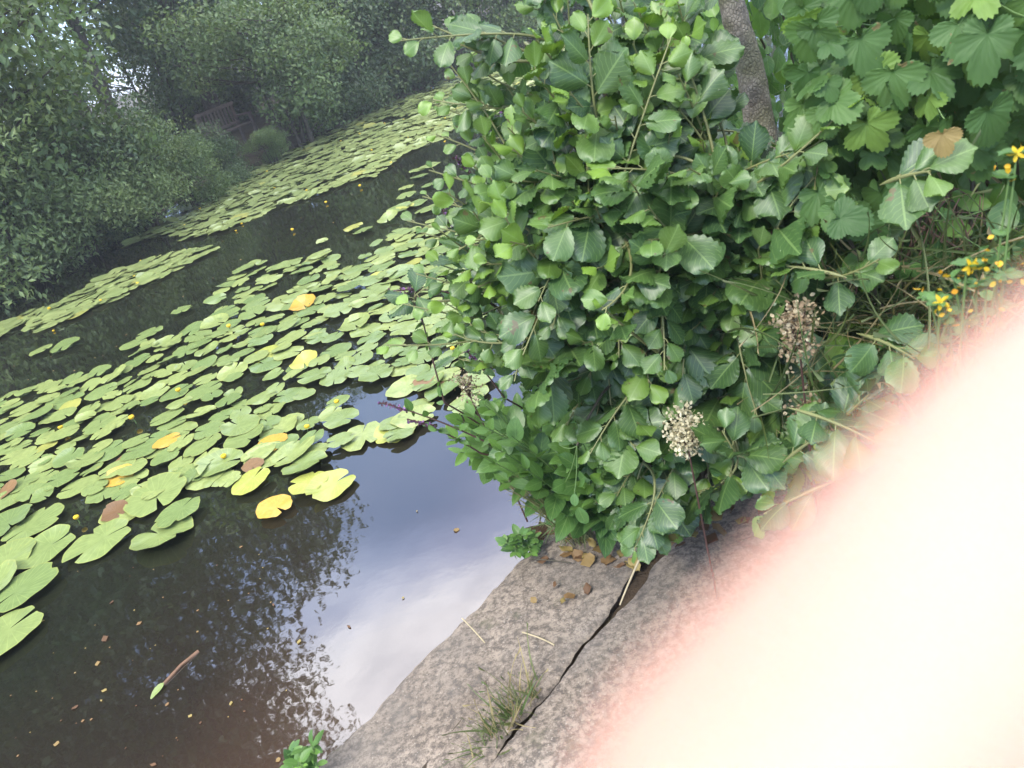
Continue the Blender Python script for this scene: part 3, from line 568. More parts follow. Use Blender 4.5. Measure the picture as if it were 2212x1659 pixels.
# bench on the far bank
def box(bm, c, s, R=None):
    r = bmesh.ops.create_cube(bm, size=1.0); bmesh.ops.scale(bm, vec=s, verts=r['verts'])
    if R is not None: bmesh.ops.rotate(bm, cent=(0, 0, 0), matrix=R, verts=r['verts'])
    bmesh.ops.translate(bm, vec=c, verts=r['verts'])
def bmo(name, fn, mat, parent=None, bev=0.004):
    bm = bmesh.new(); fn(bm)
    if bev: bmesh.ops.bevel(bm, geom=bm.edges[:], offset=bev, segments=1, affect='EDGES')
    me = bpy.data.meshes.new(name); bm.to_mesh(me); bm.free(); return link(name, me, mat, parent)
WOOD = plain('weathered wood', (0.16, 0.125, 0.11), 0.8, 0.4, 18, 0.4)
p = on(530, 318, 0.2); bn = empty('park_bench', (p[0], p[1], 0.20), label='weathered wooden bench half hidden by shrubs on the far bank', cat='bench'); bn.rotation_euler = (0, 0, math.radians(62)); bn.scale = (.86, .86, .86)
bmo('seat', lambda bm: [box(bm, (0, 0.02+0.09*i, 0.44), (1.25, 0.075, 0.03)) for i in range(4)], WOOD, bn)
bmo('backrest', lambda bm: ([box(bm, (0, 0.395, 0.93), (1.3, 0.045, 0.075)), box(bm, (0, 0.375, 0.52), (1.2, 0.04, 0.06))]+[box(bm, (-0.54+0.12*i, 0.385, 0.725), (0.05, 0.022, 0.35)) for i in range(10)]), WOOD, bn)
for sx_ in (-0.6, 0.6):
    bmo('leg', lambda bm: box(bm, (sx_, 0.0, 0.31), (0.07, 0.07, 0.62)), WOOD, bn); bmo('leg', lambda bm: box(bm, (sx_, 0.43, 0.48), (0.07, 0.06, 0.96)), WOOD, bn)
    bmo('armrest', lambda bm: box(bm, (sx_, 0.19, 0.645), (0.085, 0.46, 0.035)), WOOD, bn)
p = on(8, 672); tb = Tubes(9); tb.add(bez((p[0]-0.25, p[1]+0.1, -0.3), (p[0]-0.5, p[1]-0.05, 1.5), 0, 8), np.linspace(0.09, 0.05, 8))
tag(tb.build('tree_stump', BARK), 'grey bare snag standing in the water at the left edge', 'tree stump')

def glare_veil():  # volume added to lift far dark tones, standing in for veiling glare
    bm = bmesh.new(); bmesh.ops.create_cube(bm, size=1.0); bmesh.ops.scale(bm, vec=(120, 120, 36), verts=bm.verts); bmesh.ops.translate(bm, vec=(0, 30, 15.5), verts=bm.verts)
    me = bpy.data.meshes.new('glare_veil'); bm.to_mesh(me); bm.free(); mt = bpy.data.materials.new('veil volume'); mt.use_nodes = True; t = mt.node_tree; t.nodes.clear()
    o_ = t.nodes.new('ShaderNodeOutputMaterial'); v_ = t.nodes.new('ShaderNodeVolumePrincipled'); v_.inputs['Color'].default_value = (.93, .96, 1, 1); v_.inputs['Density'].default_value = 0.0038; v_.inputs['Anisotropy'].default_value = 0.2
    t.links.new(v_.outputs[0], o_.inputs['Volume']); tag(link('glare_veil', me, mt), kind='stuff', label='faint pale volume added over the pond to imitate veiling glare')
glare_veil()
# ------------------------------------------------------------------ shoots
def shoot(tb, L, a, b, nl, size, face, sag=0.03, r0=0.0042, young=0.35, alt=0.9, two=False, petiole=0.015, spread=0.75, root=None):
    """a twig from a to b with leaves along its outer part; face = the way the leaves look"""
    a = np.asarray(a, float); b = np.asarray(b, float); face = np.asarray(face, float)+rng.normal(0, .30, 3); ln = np.linalg.norm(b-a); pts = bez(a, b, sag, 9, bow=np.array([random.gauss(0, .04), random.gauss(0, .04), 0])*ln)
    if root is not None:
        q_ = np.linspace(0, 1, 15)[:, None]; mid_ = a+(a-b)*.15+np.array([0, 0, sag]); full = (1-q_)**2*np.asarray(root)+2*q_*(1-q_)*mid_+q_*q_*b; pts = full[6:]; tb.add(full, np.linspace(r0*1.1, r0*.4, 15))
    else: tb.add(pts, np.concatenate([[r0*.15, r0*.7], np.linspace(r0, r0*0.4, 7)]))
    d = norm(np.gradient(pts, axis=0)); face = np.asarray(face, float)
    for i in range(nl):
        t = 0.18+0.82*(i+0.5)/nl; k = min(8, t*8); j = int(k); f = k-j; p = pts[j]*(1-f)+pts[min(8, j+1)]*f; dr = d[j]
        tipness = (i/(max(1, nl-1)))**2.2
        s = size*(1-0.48*tipness)*random.uniform(0.72, 1.18); age = float(np.clip(random.gauss(0.0, 0.07)+young*tipness+(young > 0.7)*0.3*random.random(), 0, 1))
        for side in ((-1, 1) if two else ((1 if i % 2 else -1),)):
            n = norm(face+rng.normal(0, 0.24, 3)); sidev = norm(np.cross(dr, n))*side
            dirn = norm(dr*(0.55+0.7*tipness)+sidev*spread+np.array([0, 0, -0.10])+rng.normal(0, 0.18, 3)); q = p+dirn*petiole
            tb.add([p, (p+q)/2+n*0.002, q], 0.0012); L.add(q, dirn, n, s, age=age, wid=random.uniform(0.82, 1.06))

CAMDIR = lambda p: norm(EYE-np.asarray(p))
# ------------------------------------------------------------------ the alder bush on the bank
BASE = np.array([0.42, 2.02, 0.10])
t = empty('alder_bush', BASE, label='big leafy alder bush overhanging the pond edge in the middle', cat='bush')
FRONT = [(975, 330), (1010, 230), (1100, 180), (1140, 90), (1160, 0), (1200, -60), (1470, -60), (1490, 110), (1530, 260), (1720, 330), (1830, 330), (1800, 400), (1880, 540), (1830, 640), (1850, 700), (1960, 760), (1900, 830), (1780, 870), (1860, 920), (1760, 1010), (1660, 1060), (1500, 1060), (1440, 1180), (1330, 1180), (1330, 1060), (1260, 960), (1080, 860), (960, 720), (930, 640), (920, 600), (960, 520), (930, 470), (960, 400)]
def dfront(px, py):
    d = 1.62 + 0.00055*max(0, py-500)*1.15 + 0.0011*max(0, 1150-px)*0.9 + 0.00045*max(0, 300-py)*1.2 + 0.0002*max(0, px-1500)
    return d + 0.10*mnoise.noise((px*0.006, py*0.006, 2.0))
LV = Leaves(T_ALDER, BASE); TB = Tubes(5, BASE); ST = Tubes(7, BASE); nodes = []
for px, py, dd in ((1290, 40, 1.85), (1180, 120, 1.95), (1420, 120, 1.9), (1120, 420, 2.0), (1330, 480, 1.8), (1560, 420, 1.8), (1720, 560, 1.85), (1760, 800, 1.95), (1040, 640, 2.15), (1420, 760, 1.85), (1560, 900, 2.0), (1390, 1000, 2.05), (1250, 620, 1.9), (1640, 700, 1.85)):
    e = at(px, py, dd); pts = bez(BASE+rng.normal(0, .05, 3)*[1, 1, .2], e, 0.12, 12, bow=rng.normal(0, .06, 3)); ST.add(pts, np.linspace(0.013, 0.004, 12)); nodes += list(pts[2:])
ST.build('stem', STEM, t); nodes = np.array(nodes)
def twig_to(tip, dr, ln):
    """a twig that ends at tip, joined to the nearest stem"""
    a = tip-norm(dr)*ln; k = nodes[np.linalg.norm(nodes-a, axis=1).argmin()]
    global ROOT; ROOT = k if np.linalg.norm(k-a) < 0.6 else None
    return a
PXS = sample_px(FRONT, 225)
for i, (px, py) in enumerate(PXS):
    if mnoise.noise((px*.0075, py*.0075, 7.0)) > .30: continue
    d = dfront(px, py)+abs(random.gauss(0, 0.11)); tip = at(px, py, d)
    out = norm(tip-(BASE+[0.15, 0.25, 0.7])); dr = norm(out*0.8+np.array([-0.25, -0.2, 0.35])*random.uniform(0.2, 1.3)+rng.normal(0, .35, 3))
    lowr = py > 560+0.35*(px-1300)
    if lowr and random.random() < 0.5: dr = norm(dr+np.array([0, 0, -0.9]))
    ln = random.uniform(0.16, 0.30); a = twig_to(tip, dr, ln)
    upper = py < 330 or px < 1100
    yng = 1.0 if random.random() < (0.62 if upper else 0.18) else (0.55 if upper else 0.35)
    sz_ = 0.112 if not upper else 0.085
    if upper: dr = norm(dr+np.array([-.1, 0, .7])); a = twig_to(tip, dr, ln)
    shoot(TB, LV, a, tip, random.randint(6, 8), sz_*random.uniform(0.75, 1.12), CAMDIR(tip)*0.62+np.array([-0.1, 0, 0.75]), young=yng, root=ROOT)
# the inner and rear leaves
for px, py in sample_px(FRONT, 190):
    d = dfront(px, py)+random.uniform(0.16, 0.75); tip = at(px, py, d)
    if tip[2] < 0.15 or ((px < 1130 or py < 200) and random.random() < .7): continue
    dr = norm(rng.normal(0, 1, 3)+[0, 0, .5]); a = twig_to(tip, dr, 0.2)
    shoot(TB, LV, a, tip, 6, 0.085, CAMDIR(tip)*0.3+np.array([0, 0, 0.9])+rng.normal(0, .3, 3), young=0.1, root=ROOT)
# long reaching twigs of the photo
def reach(pts_px, nl, size, young=0.8, face=None):
    P = [at(*q) for q in pts_px]; a, b = P[0], P[-1]
    k = nodes[np.linalg.norm(nodes-a, axis=1).argmin()]
    shoot(TB, LV, a, b, nl, size, CAMDIR(b)*0.8+np.array([0, 0, .5]) if face is None else face, sag=0.01, young=young, root=k if np.linalg.norm(k-a) < .3 else None)
reach([(1190, 60, 1.9), (865, 88, 1.85)], 10, 0.075, 0.55); reach([(1170, 170, 1.95), (900, 40, 2.0)], 8, 0.05, 0.6); reach([(1120, 330, 2.0), (965, 130, 2.0)], 8, 0.060, 0.6)
reach([(1090, 760, 2.05), (835, 745, 2.0)], 9, 0.062, 0.9); reach([(1060, 250, 2.0), (935, 215, 2.05)], 7, 0.07); reach([(1330, 700, 1.65), (1305, 665, 1.58)], 4, 0.06, 1.0)
reach([(1400, 620, 1.62), (1300, 670, 1.56)], 5, 0.07, 0.9); reach([(1440, 560, 1.75), (1435, 800, 1.68)], 9, 0.080, 0.1); reach([(1830, 600, 1.55), (1700, 575, 1.6)], 6, 0.075, .5)
reach([(1560, 1020, 1.85), (1700, 980, 1.8)], 6, .082, .1); reach([(1440, 1060, 1.95), (1370, 1185, 2.0)], 9, .080, .3); reach([(1700, 880, 1.6), (1900, 960, 1.5)], 8, .085, .4); reach([(1800, 1040, 1.6), (1650, 1110, 1.65)], 5, .085, .5)
reach([(1280, 300, 1.7), (1270, 30, 1.72)], 8, .085, .9); reach([(1330, 420, 1.7), (1450, 80, 1.75)], 9, .085, .8); reach([(1600, 420, 1.7), (1780, 300, 1.65)], 7, .08, .8); reach([(1650, 420, 1.65), (1830, 230, 1.6)], 8, .07, .8); reach([(1900, 400, 1.5), (2010, 370, 1.42)], 6, .085, .5)
reach([(1850, 720, 1.6), (1975, 775, 1.5)], 7, .09, .5); reach([(1780, 640, 1.65), (1900, 560, 1.55)], 6, .09, .4); reach([(1800, 930, 1.65), (1880, 850, 1.55)], 7, .09, .2); reach([(1690, 1000, 1.7), (1790, 930, 1.62)], 6, .09, .2); reach([(1620, 1040, 1.8), (1560, 930, 1.75)], 6, .09, .2)
for k in range(16):
    py = 60+k*45+random.uniform(-15, 15); d_ = 2.0+random.uniform(-.1, .1); reach([(1100, py+60, d_), (random.uniform(850, 1040), py, d_)], random.randint(4, 7), random.uniform(.045, .075), random.choice((.5, .9)))
LV.build('foliage', ALDER, t); TB.build('twig', TWIG, t)

# slender alder trunk behind the bush, its crown spreading overhead
q = [at(1672, 420, 3.0), at(1640, 270, 2.95), at(1622, 150, 2.92), at(1585, 30, 2.9), at(1550, -150, 2.88)]
base = q[0]+np.array([0.10, 0.05, 0]); base[2] = 0.25; q = [base]+q+[q[-1]+np.array([-0.45, -0.05, 1.5]), q[-1]+np.array([-0.75, 0.2, 3.3])]
t = empty('alder_tree', base, label='slim alder tree with scaly grey bark rising behind the bush', cat='tree')
qq = np.array(q); tt = np.linspace(0, len(q)-1, 60); pts = np.column_stack([np.interp(tt, np.arange(len(q)), qq[:, i]) for i in range(3)])
for _ in range(6): pts[1:-1] = (pts[:-2]+2*pts[1:-1]+pts[2:])/4
tk = Tubes(16, base); tk.add(pts, np.linspace(0.062, 0.026, 60)*(1+0.02*rng.normal(0, 1, 60))); tk.build('trunk', SCALY, t)
L = Leaves(T_OVAL, base); lb = Tubes(5, base); top = pts[-1]
for k in range(60):
    s0 = pts[random.randrange(38, 60)]; e = s0+rng.normal(0, 1, 3)*[0.9, 0.9, .5]+[0.35, 0.25, 0.5]
    if e[2] < 2.9: continue
    lb.add(bez(s0, e, .1, 6), np.linspace(.014, .004, 6))
    for j in range(26):
        L.add(e+rng.normal(0, .22, 3), rng.normal(0, 1, 3), rng.normal(0, .5, 3)+[0, 0, 1], random.uniform(.06, .1))
lb.build('limbs', BARK, t); L.build('crown', FARLEAF, t)

# ------------------------------------------------------------------ leafy thicket behind, and the hop vine at the right
def ivy_mass(name, poly, n, dlo, dhi, size, mat, tmpl, label, cat, agep=0.1, zmin=0.2, base=None, stems=10, stemmat=STEM, hang=True):
    P0 = np.array([at(px, py, random.uniform(dlo, dhi)) for px, py in sample_px(poly, n, 6)]); P0 = P0[P0[:, 2] > zmin]
    c = P0.mean(0) if base is None else np.array(base); c = np.array([c[0], c[1], float(ground_z(np.array([c[0]]), np.array([c[1]]))[0])])
    t = empty(name, c, label=label, cat=cat); L = Leaves(tmpl, c); tb = Tubes(5, c); sp_ = Tubes(6, c); nd = []
    for k in range(stems):
        e = P0[random.randrange(len(P0))]; pts = bez(c+rng.normal(0, .07, 3)*[1, 1, 0], e+[0, 0, .1], .5, 12, bow=rng.normal(0, .15, 3)); sp_.add(pts, np.linspace(.007, .003, 12)); nd += list(pts[3:])
    nd = np.array(nd)
    for p in P0:
        n_ = norm(CAMDIR(p)*0.75+np.array([-.1, 0, .6])+rng.normal(0, .34, 3)); d_ = norm(np.array([0.05, -.15, -1.0])+rng.normal(0, .38, 3)) if hang else norm(rng.normal(0, 1, 3)+[0, 0, .4])
        s = size*random.uniform(.55, 1.2); L.add(p, d_, n_, s, age=1.0 if random.random() < agep else abs(random.gauss(0, .12)))
        k = nd[np.linalg.norm(nd-p, axis=1).argmin()]
        if np.linalg.norm(k-p) < .15 and random.random() < .3: tb.add(bez(k, p, -.02, 5), .0013)
    L.build('foliage', mat, t); sp_.build('stem', stemmat, t); tb.build('leaf_stalk', GREENSTEM, t); return t
HOPPOLY = [(1730, -120), (2330, -120), (2330, 330), (2200, 270), (2100, 330), (1990, 330), (1900, 500), (1800, 490), (1760, 440), (1730, 300), (1730, 100)]
ivy_mass('hop_vine', HOPPOLY, 580, 1.58, 2.2, .078, HOP, T_HOP, 'hop vine with large lobed toothed leaves at the upper right', 'vine', .07, base=(1.65, 2.1, .3))
ivy_mass('bramble', [(1760, -150), (2400, -150), (2400, 560), (1950, 520), (1780, 420)], 420, 2.2, 3.2, .10, HOP, T_HOP[1:], 'dark bramble thicket filling the shade behind the hop vine', 'bramble', .02, base=(2.1, 2.7, .4), zmin=.3)
ivy_mass('bindweed', [(1420, -150), (1800, -150), (1840, 420), (1560, 440), (1440, 300)], 620, 3.05, 3.7, .085, WEED, T_OVAL, 'small leaved climber filling the gap behind the slim alder trunk', 'climber', .1, base=(1.6, 3.2, .3))

# ------------------------------------------------------------------ herbs on the bank
def herb(name, root, tips, leafn, size, label, cat, mat=WEED, tmpl=T_LANCE, stem=GREENSTEM, two=True, young=.3, sag=.05, wid=1.0, group=None, face=(0, 0, 1), r0=.003, spread=.85):
    t = empty(name, root, label=label, cat=cat, group=group); L = Leaves(tmpl, root); tb = Tubes(5, root)
    for e in tips: shoot(tb, L, np.array(root)+rng.normal(0, .02, 3)*[1, 1, 0], e, leafn, size, np.array(face)+CAMDIR(e)*.5, sag=sag, r0=r0, young=young, two=two, petiole=.006, spread=spread)
    if L.r and any(L.r): L.build('foliage', mat, t)
    tb.build('stem', stem, t); return t
rt = np.array(on(1330, 1160, .06)); rt[2] = .04
def tips_px(poly, n, lo, hi): return [at(px, py, random.uniform(lo, hi)) for px, py in sample_px(poly, n)]
herb('marsh_herb', rt+[0, .05, 0], tips_px([(990, 880), (1060, 850), (1180, 850), (1280, 900), (1330, 1000), (1320, 1080), (1200, 1080), (1080, 1050), (1010, 990)], 32, 2.1, 2.4), 5, .115, 'marsh herb with pointed paired leaves leaning over the water edge', 'herb', young=.5)
herb('marsh_herb', rt+[-.15, .45, 0], tips_px([(960, 900), (1040, 830), (1100, 900), (1030, 1000), (950, 960)], 15, 2.3, 2.7), 5, .115, 'paler marsh herb farther out over the lily pads', 'herb', young=.7)
rt2 = np.array(on(1130, 1190, .02)); herb('water_weed', rt2, tips_px([(1090, 1160), (1160, 1150), (1150, 1200), (1100, 1195)], 8, 2.5, 2.62), 4, .05, 'little green weed sprouting at the corner of water and pavement', 'weed', young=.7)
rt3 = np.array(on(655, 1650, .05)); herb('water_weed', rt3, tips_px([(625, 1665), (640, 1635), (680, 1625), (690, 1655), (670, 1680)], 7, 2.16, 2.3), 4, .045, 'bright weed growing at the bottom edge of the picture', 'weed', young=1.0)
herb('bank_sedge', rt+[-.1, .05, 0], tips_px([(1050, 960), (1160, 1020), (1250, 1110), (1160, 1130), (1080, 1060)], 70, 2.3, 2.6), 3, .06, 'tangle of thin dark stems hanging to the water below the herbs', 'sedge', GRASS, T_GRASS, stem=TWIG, two=False, young=.5)
# loosestrife: thin red stems with faded purple spikes
LS = [((1000, 640), (835, 632), 'faded loosestrife spike leaning left over the lily raft'), ((1010, 540), (955, 455), 'dark loosestrife spike beside the upper lily pads'), ((1040, 420), (985, 340), 'loosestrife spike standing against the dark far water'), ((1060, 560), (1000, 545), 'short loosestrife spike tucked into the bush edge'), ((1090, 860), (990, 740), 'loosestrife spike with mauve florets at the bush foot'),
      ((960, 870), (900, 640), 'thin loosestrife stem curving up past the lily pads'), ((1060, 960), (820, 870), 'long reddish stem arching out above the near pads'), ((1040, 980), (880, 905), 'drooping stem with withered leaves over the blue reflection'), ((1100, 780), (1040, 690), 'mauve loosestrife spike in front of the bush leaves'), ((1150, 330), (1085, 235), 'purple loosestrife spike in the bush top by the far mat')]
for (bx, by), (tx, ty), lb_ in LS:
    tip = at(tx, ty, 2.2); low = at(bx, by, 2.3); root = np.array([low[0]+.25, low[1]+.25, 0.02]); t = empty('loosestrife', root, label=lb_, cat='wildflower', group='loosestrife stems at the bush edge')
    tb = Tubes(5, root); p1 = bez(root, low, .1, 8); p2 = bez(low, tip, .03, 8); tb.add(np.concatenate([p1, p2[1:]]), np.linspace(.004, .0018, 15)); tb.build('stem', REDSTEM, t)
    L = Leaves(T_LANCE, root); Fl = Leaves(T_OVAL, root)
    for k in range(10): i = random.randrange(0, 6); L.add(p2[i], rng.normal(0, 1, 3)+[0, 0, .2], rng.normal(0, .4, 3)+[0, 0, 1], random.uniform(.02, .045), age=.3)
    dv = norm(p2[-1]-p2[-3])
    for k in range(46): s_ = random.random(); Fl.add(p2[-1]-dv*s_*.085+rng.normal(0, .003, 3), norm(rng.normal(0, 1, 3))+dv*.4, rng.normal(0, 1, 3), random.uniform(.007, .013), age=1.0 if random.random() < .55 else 0)
    L.build('foliage', WEED, t); Fl.build('flower_spike', PURPLE, t)
# meadowsweet seed heads
def seedhead(px, py, d, rad, rootpx, label, age, dens=950):
    c = at(px, py, d); rp = at(*rootpx); rp[2] = .08; t = empty('seed_head', rp, label=label, cat='seed head'); tb = Tubes(5, rp); L = Leaves(T_OVAL, rp); tb.add(bez(rp, c-[0, 0, rad*.7], .05, 10), np.linspace(.0035, .002, 10))
    for k in range(22):
        e = c+rng.normal(0, .42, 3)*rad*[.85, .85, 1.5]; tb.add(bez(c-[0, 0, rad*.8], e, .01, 5), .0011)
        for j in range(dens//22): L.add(e+rng.normal(0, .012, 3), rng.normal(0, 1, 3), rng.normal(0, 1, 3), random.uniform(.007, .0125), age=min(1, max(0, random.gauss(age, .25))))
    tb.build('stem', REDSTEM, t); L.build('seeds', CREAM, t)
seedhead(1480, 935, 1.85, .050, (1520, 1150, 2.1), 'cream seed head on a red stalk below the bush', .08)
seedhead(1722, 708, 1.6, .037, (1750, 1000, 1.9), 'brown seed head among the right hand alder leaves', .85, 600)
seedhead(1740, 900, 1.75, .028, (1760, 1050, 1.9), 'withered dark seed head hanging above the pavement', 1.0, 180)
seedhead(1010, 840, 2.4, .045, (1080, 950, 2.5), 'loose straw coloured seed head over the lily pads', .6, 200)
# grasses and horsetail in the corner below the hop vine
GP = [(1720, 480), (1900, 460), (2150, 440), (2260, 520), (2230, 640), (2060, 760), (1900, 800), (1760, 720)]
g0 = at(1950, 640, 1.8); g0[2] = .3; L = Leaves(T_GRASS, g0); tb = Tubes(4, g0)
for px, py in sample_px(GP, 1100, 3):
    e = at(px, py, random.uniform(1.45, 2.0)); r0_ = e+np.array([random.gauss(.1, .12), random.gauss(.15, .1), -random.uniform(.10, .28)])
    L.add(r0_, norm(e-r0_)+rng.normal(0, .35, 3), rng.normal(0, 1, 3)+[0, 0, .4], random.uniform(.12, .26), age=1.0 if random.random() < .22 else random.random()*.25, wid=random.uniform(.12, .42))
o = tag(L.build('grass', GRASS), 'thin mixed green and straw grass under the hop vine', 'grass', kind='stuff'); o.location = g0
ivy_mass('ground_herb', [(1760, 520), (2230, 420), (2260, 560), (2100, 700), (1880, 800), (1740, 740)], 120, 1.7, 2.2, .075, WEED, T_OVAL, 'low round leaved herb growing through the grass', 'herb', .15, base=(1.05, 1.5, .3), hang=False, stems=8)
# dark undergrowth beneath the bush
ivy_mass('ground_ivy', [(1150, 850), (1450, 800), (1800, 800), (1880, 930), (1700, 1040), (1480, 1060), (1330, 1120), (1220, 1090)], 260, 2.0, 2.5, .06, WEED, T_OVAL, 'shaded ground ivy filling the foot of the bush', 'ground ivy', .05, zmin=.05, base=(.62, 1.95, .1), hang=False, stems=8)
# St John's wort with open yellow stars
FLW = [(2088, 572, 1.05, 'open'), (2030, 650, 1.08, 'open'), (2196, 330, 1.2, 'open')]
rw = at(2080, 640, 1.12); rw[2] = .28; t = empty('wort_plant', rw, label='wild herb with yellow five petalled star flowers at the right edge', cat='wildflower')
tb = Tubes(5, rw); L = Leaves(T_OVAL, rw); B = Leaves(T_OVAL, rw)
for px, py, d, k_ in FLW+[(2060, 600, 1.1, ''), (2110, 610, 1.1, ''), (2150, 560, 1.1, ''), (2050, 680, 1.12, ''), (2010, 640, 1.12, ''), (2090, 690, 1.12, ''), (2130, 620, 1.1, ''), (2170, 590, 1.1, ''), (2180, 380, 1.2, '')]:
    e = at(px, py, d); st = bez(rw, e, .05, 12, bow=rng.normal(0, .04, 3)); tb.add(st, np.linspace(.003, .0014, 12))
    for j in range(12):
        i = random.randrange(6, 12)
        for s_ in (-1, 1): L.add(st[i], norm(np.cross(st[i]-st[i-1], rng.normal(0, 1, 3)))*s_+[0, 0, .2], [0, 0, 1]+rng.normal(0, .3, 3), random.uniform(.014, .024), age=.2)
    for j in range(5): B.add(e+rng.normal(0, .011, 3), rng.normal(0, 1, 3), rng.normal(0, 1, 3), random.uniform(.006, .010), age=random.random(), wid=1.0)
    if k_:
        f = Leaves(T_OVAL, rw); n_ = norm(CAMDIR(e)+(rng.normal(0, .3, 3) if k_ == 'open' else rng.normal(0, 1.0, 3))); xx = norm(np.cross(n_, [0, 0, 1])); yy = np.cross(n_, xx)
        for j in range(5): a = j*2*math.pi/5+random.random()*.2; f.add(e+n_*.006, xx*math.cos(a)+yy*math.sin(a)+n_*.15, n_, .0115, age=0, wid=.62)
        f.build('flower', PETAL, t)
tb.build('stem', GREENSTEM, t); L.build('foliage', WEED, t); B.build('buds', PETAL, t)
# broad leaves and yellow-brown hop leaf near the grass
L = Leaves(T_HOP); pp = at(2035, 290, 1.4); rr_ = np.array([pp[0]+.1, pp[1]+.2, .4]); L.o = pp.copy(); L.add(pp, (0, -.2, -1), CAMDIR(pp), .045, age=.8); o = L.build('withered_leaf', DRY); o.location = pp; tag(o, 'withered tan hop leaf hanging from the vine', 'leaf')
herb('hop_sprout', at(2200, 700, 1.25)*[1, 1, 0]+[0, 0, .3], [at(2170, 565, 1.2), at(2100, 640, 1.25)], 2, .085, 'light green hop sprout with two lobed leaves at the right', 'sprout', HOP, T_HOP, two=False, young=.9)
# dead stems arching under the hop vine
c0 = at(1980, 450, 2.0); tb = Tubes(5, c0*[1, 1, 0]+[0, 0, .3])
for k in range(46):
    a = at(random.uniform(1830, 2130), random.uniform(400, 470), random.uniform(1.7, 2.2)); b = a+np.array([random.uniform(-.22, .22), random.uniform(-.15, .1), -random.uniform(.08, .3)]); tb.add(bez(a, b, .06, 7, bow=rng.normal(0, .05, 3)), random.uniform(.0012, .003))
o = tb.build('dead_stems', plain('dead stem', (.17, .10, .07), .8)); o.location = c0*[1, 1, 0]+[0, 0, .3]; tag(o, 'tangle of dead brown stems in the dark hollow under the vine', 'dead stems', kind='stuff')

# ------------------------------------------------------------------ litter on the pavement
def pz(px, py): return on(px, py, .12) if (np.dot(on(px, py, .1)-E0, EN) > .46) else on(px, py, .065)
for i, (px, py, s, lb_) in enumerate([(1270, 1278, .035, 'curled tan leaf on the pavement beside the long straw'), (1232, 1293, .034, 'red brown leaf lying flat on the pavement'), (1218, 1303, .028, 'yellow green leaf scrap touching the red brown leaf'), (1155, 1302, .022, 'small brown leaf nearest the water edge of the pavement'), (1200, 1268, .026, 'tan leaf fragment left of the curled leaf'), (1175, 1215, .04, 'brown leaf under the corner weed'),
                                      (1315, 1215, .045, 'dead leaf at the foot of the hanging alder twig'), (1360, 1225, .04, 'dead leaf beside the crack under the hanging twig')]):
    p = pz(px, py); o = link('dead_leaf', SCR[i % 5].copy()); o.location = (p[0], p[1], p[2]+.012); o.scale = (s*1.1, s*1.1, s); o.rotation_euler = (random.gauss(0, .3), random.gauss(0, .3), random.uniform(0, 6)); tag(o, lb_, 'dead leaf', 'dead leaves on the pavement')
LIT = [(1180, 1150), (1230, 1160), (1290, 1170), (1310, 1140), (1330, 1190), (1400, 1190), (1450, 1160), (1500, 1140), (1540, 1110), (1560, 1130), (1590, 1090), (1610, 1130), (1250, 1190), (1210, 1190), (1290, 1205), (1370, 1205), (1480, 1110), (1520, 1150), (1580, 1150), (1260, 1140), (1430, 1120), (1395, 1215), (1340, 1230), (1640, 1100), (1420, 1160)]
for i, (px, py) in enumerate(LIT*2):
    px += random.gauss(0, 14); py += random.gauss(0, 10); p = pz(px, py); o = link('dead_leaf', SCR[i % 6]); s = random.uniform(.03, .06); o.location = (p[0], p[1], p[2]+.012); o.scale = (s, s, s); o.rotation_euler = (random.gauss(0, .35), random.gauss(0, .35), random.uniform(0, 6)); tag(o, 'crumpled brown leaf in the litter along the bush foot', 'dead leaf', 'leaf litter below the bush')
a, b = pz(1340, 1310)+[0, 0, .006], at(1400, 1170, 2.2); tb = Tubes(6); tb.add(bez(a, b, .01, 8), np.linspace(.0022, .004, 8)); tag(tb.build('straw_stalk', STRAW), 'pale dry stalk leaning from the crack up to the bush', 'dry stalk')
for (p1, p2, lb_) in (((1150, 1212), (1235, 1222), 'grey twig lying by the corner weed'), ((1000, 1340), (1050, 1395), 'thin white straw at the water side of the pavement'), ((1130, 1370), (1200, 1400), 'bleached straw in the middle of the pavement'), ((1290, 1180), (1360, 1150), 'thin brown twig in the litter'), ((1590, 1175), (1640, 1165), 'short grey twig on the upper pavement')):
    A, B_ = pz(*p1)+[0, 0, .008], pz(*p2)+[0, 0, .012]; tb = Tubes(5); tb.add(bez(A, B_, .006, 7, bow=rng.normal(0, .012, 3)*[1, 1, 0]), random.uniform(.0015, .0028)); tag(tb.build('fallen_twig', STRAW if 'white' in lb_ or 'bleached' in lb_ else STEM), lb_, 'twig')
def tuft(px, py, n, ln, label, spreadpx=40, agep=.35):
    r0_ = pz(px, py); t = Leaves(T_GRASS, r0_)
    for k in range(n):
        p = r0_+ED*random.gauss(0, .045)+EN*random.gauss(0, .01); p[2] = r0_[2]-.01
        t.add(p, rng.normal(0, .42, 3)+[-.30, .12, .85], rng.normal(0, 1, 3), ln*random.uniform(.4, 1.25), age=1.0 if random.random() < agep else random.random()*.3, wid=random.uniform(.3, .8))
    o = t.build('grass_tuft', GRASS); o.location = r0_; return tag(o, label, 'grass tuft')
tuft(1120, 1545, 95, .13, 'thin green grass tuft growing from the pavement crack'); tuft(1075, 1600, 60, .10, 'sparse grass blades lower down the pavement crack')
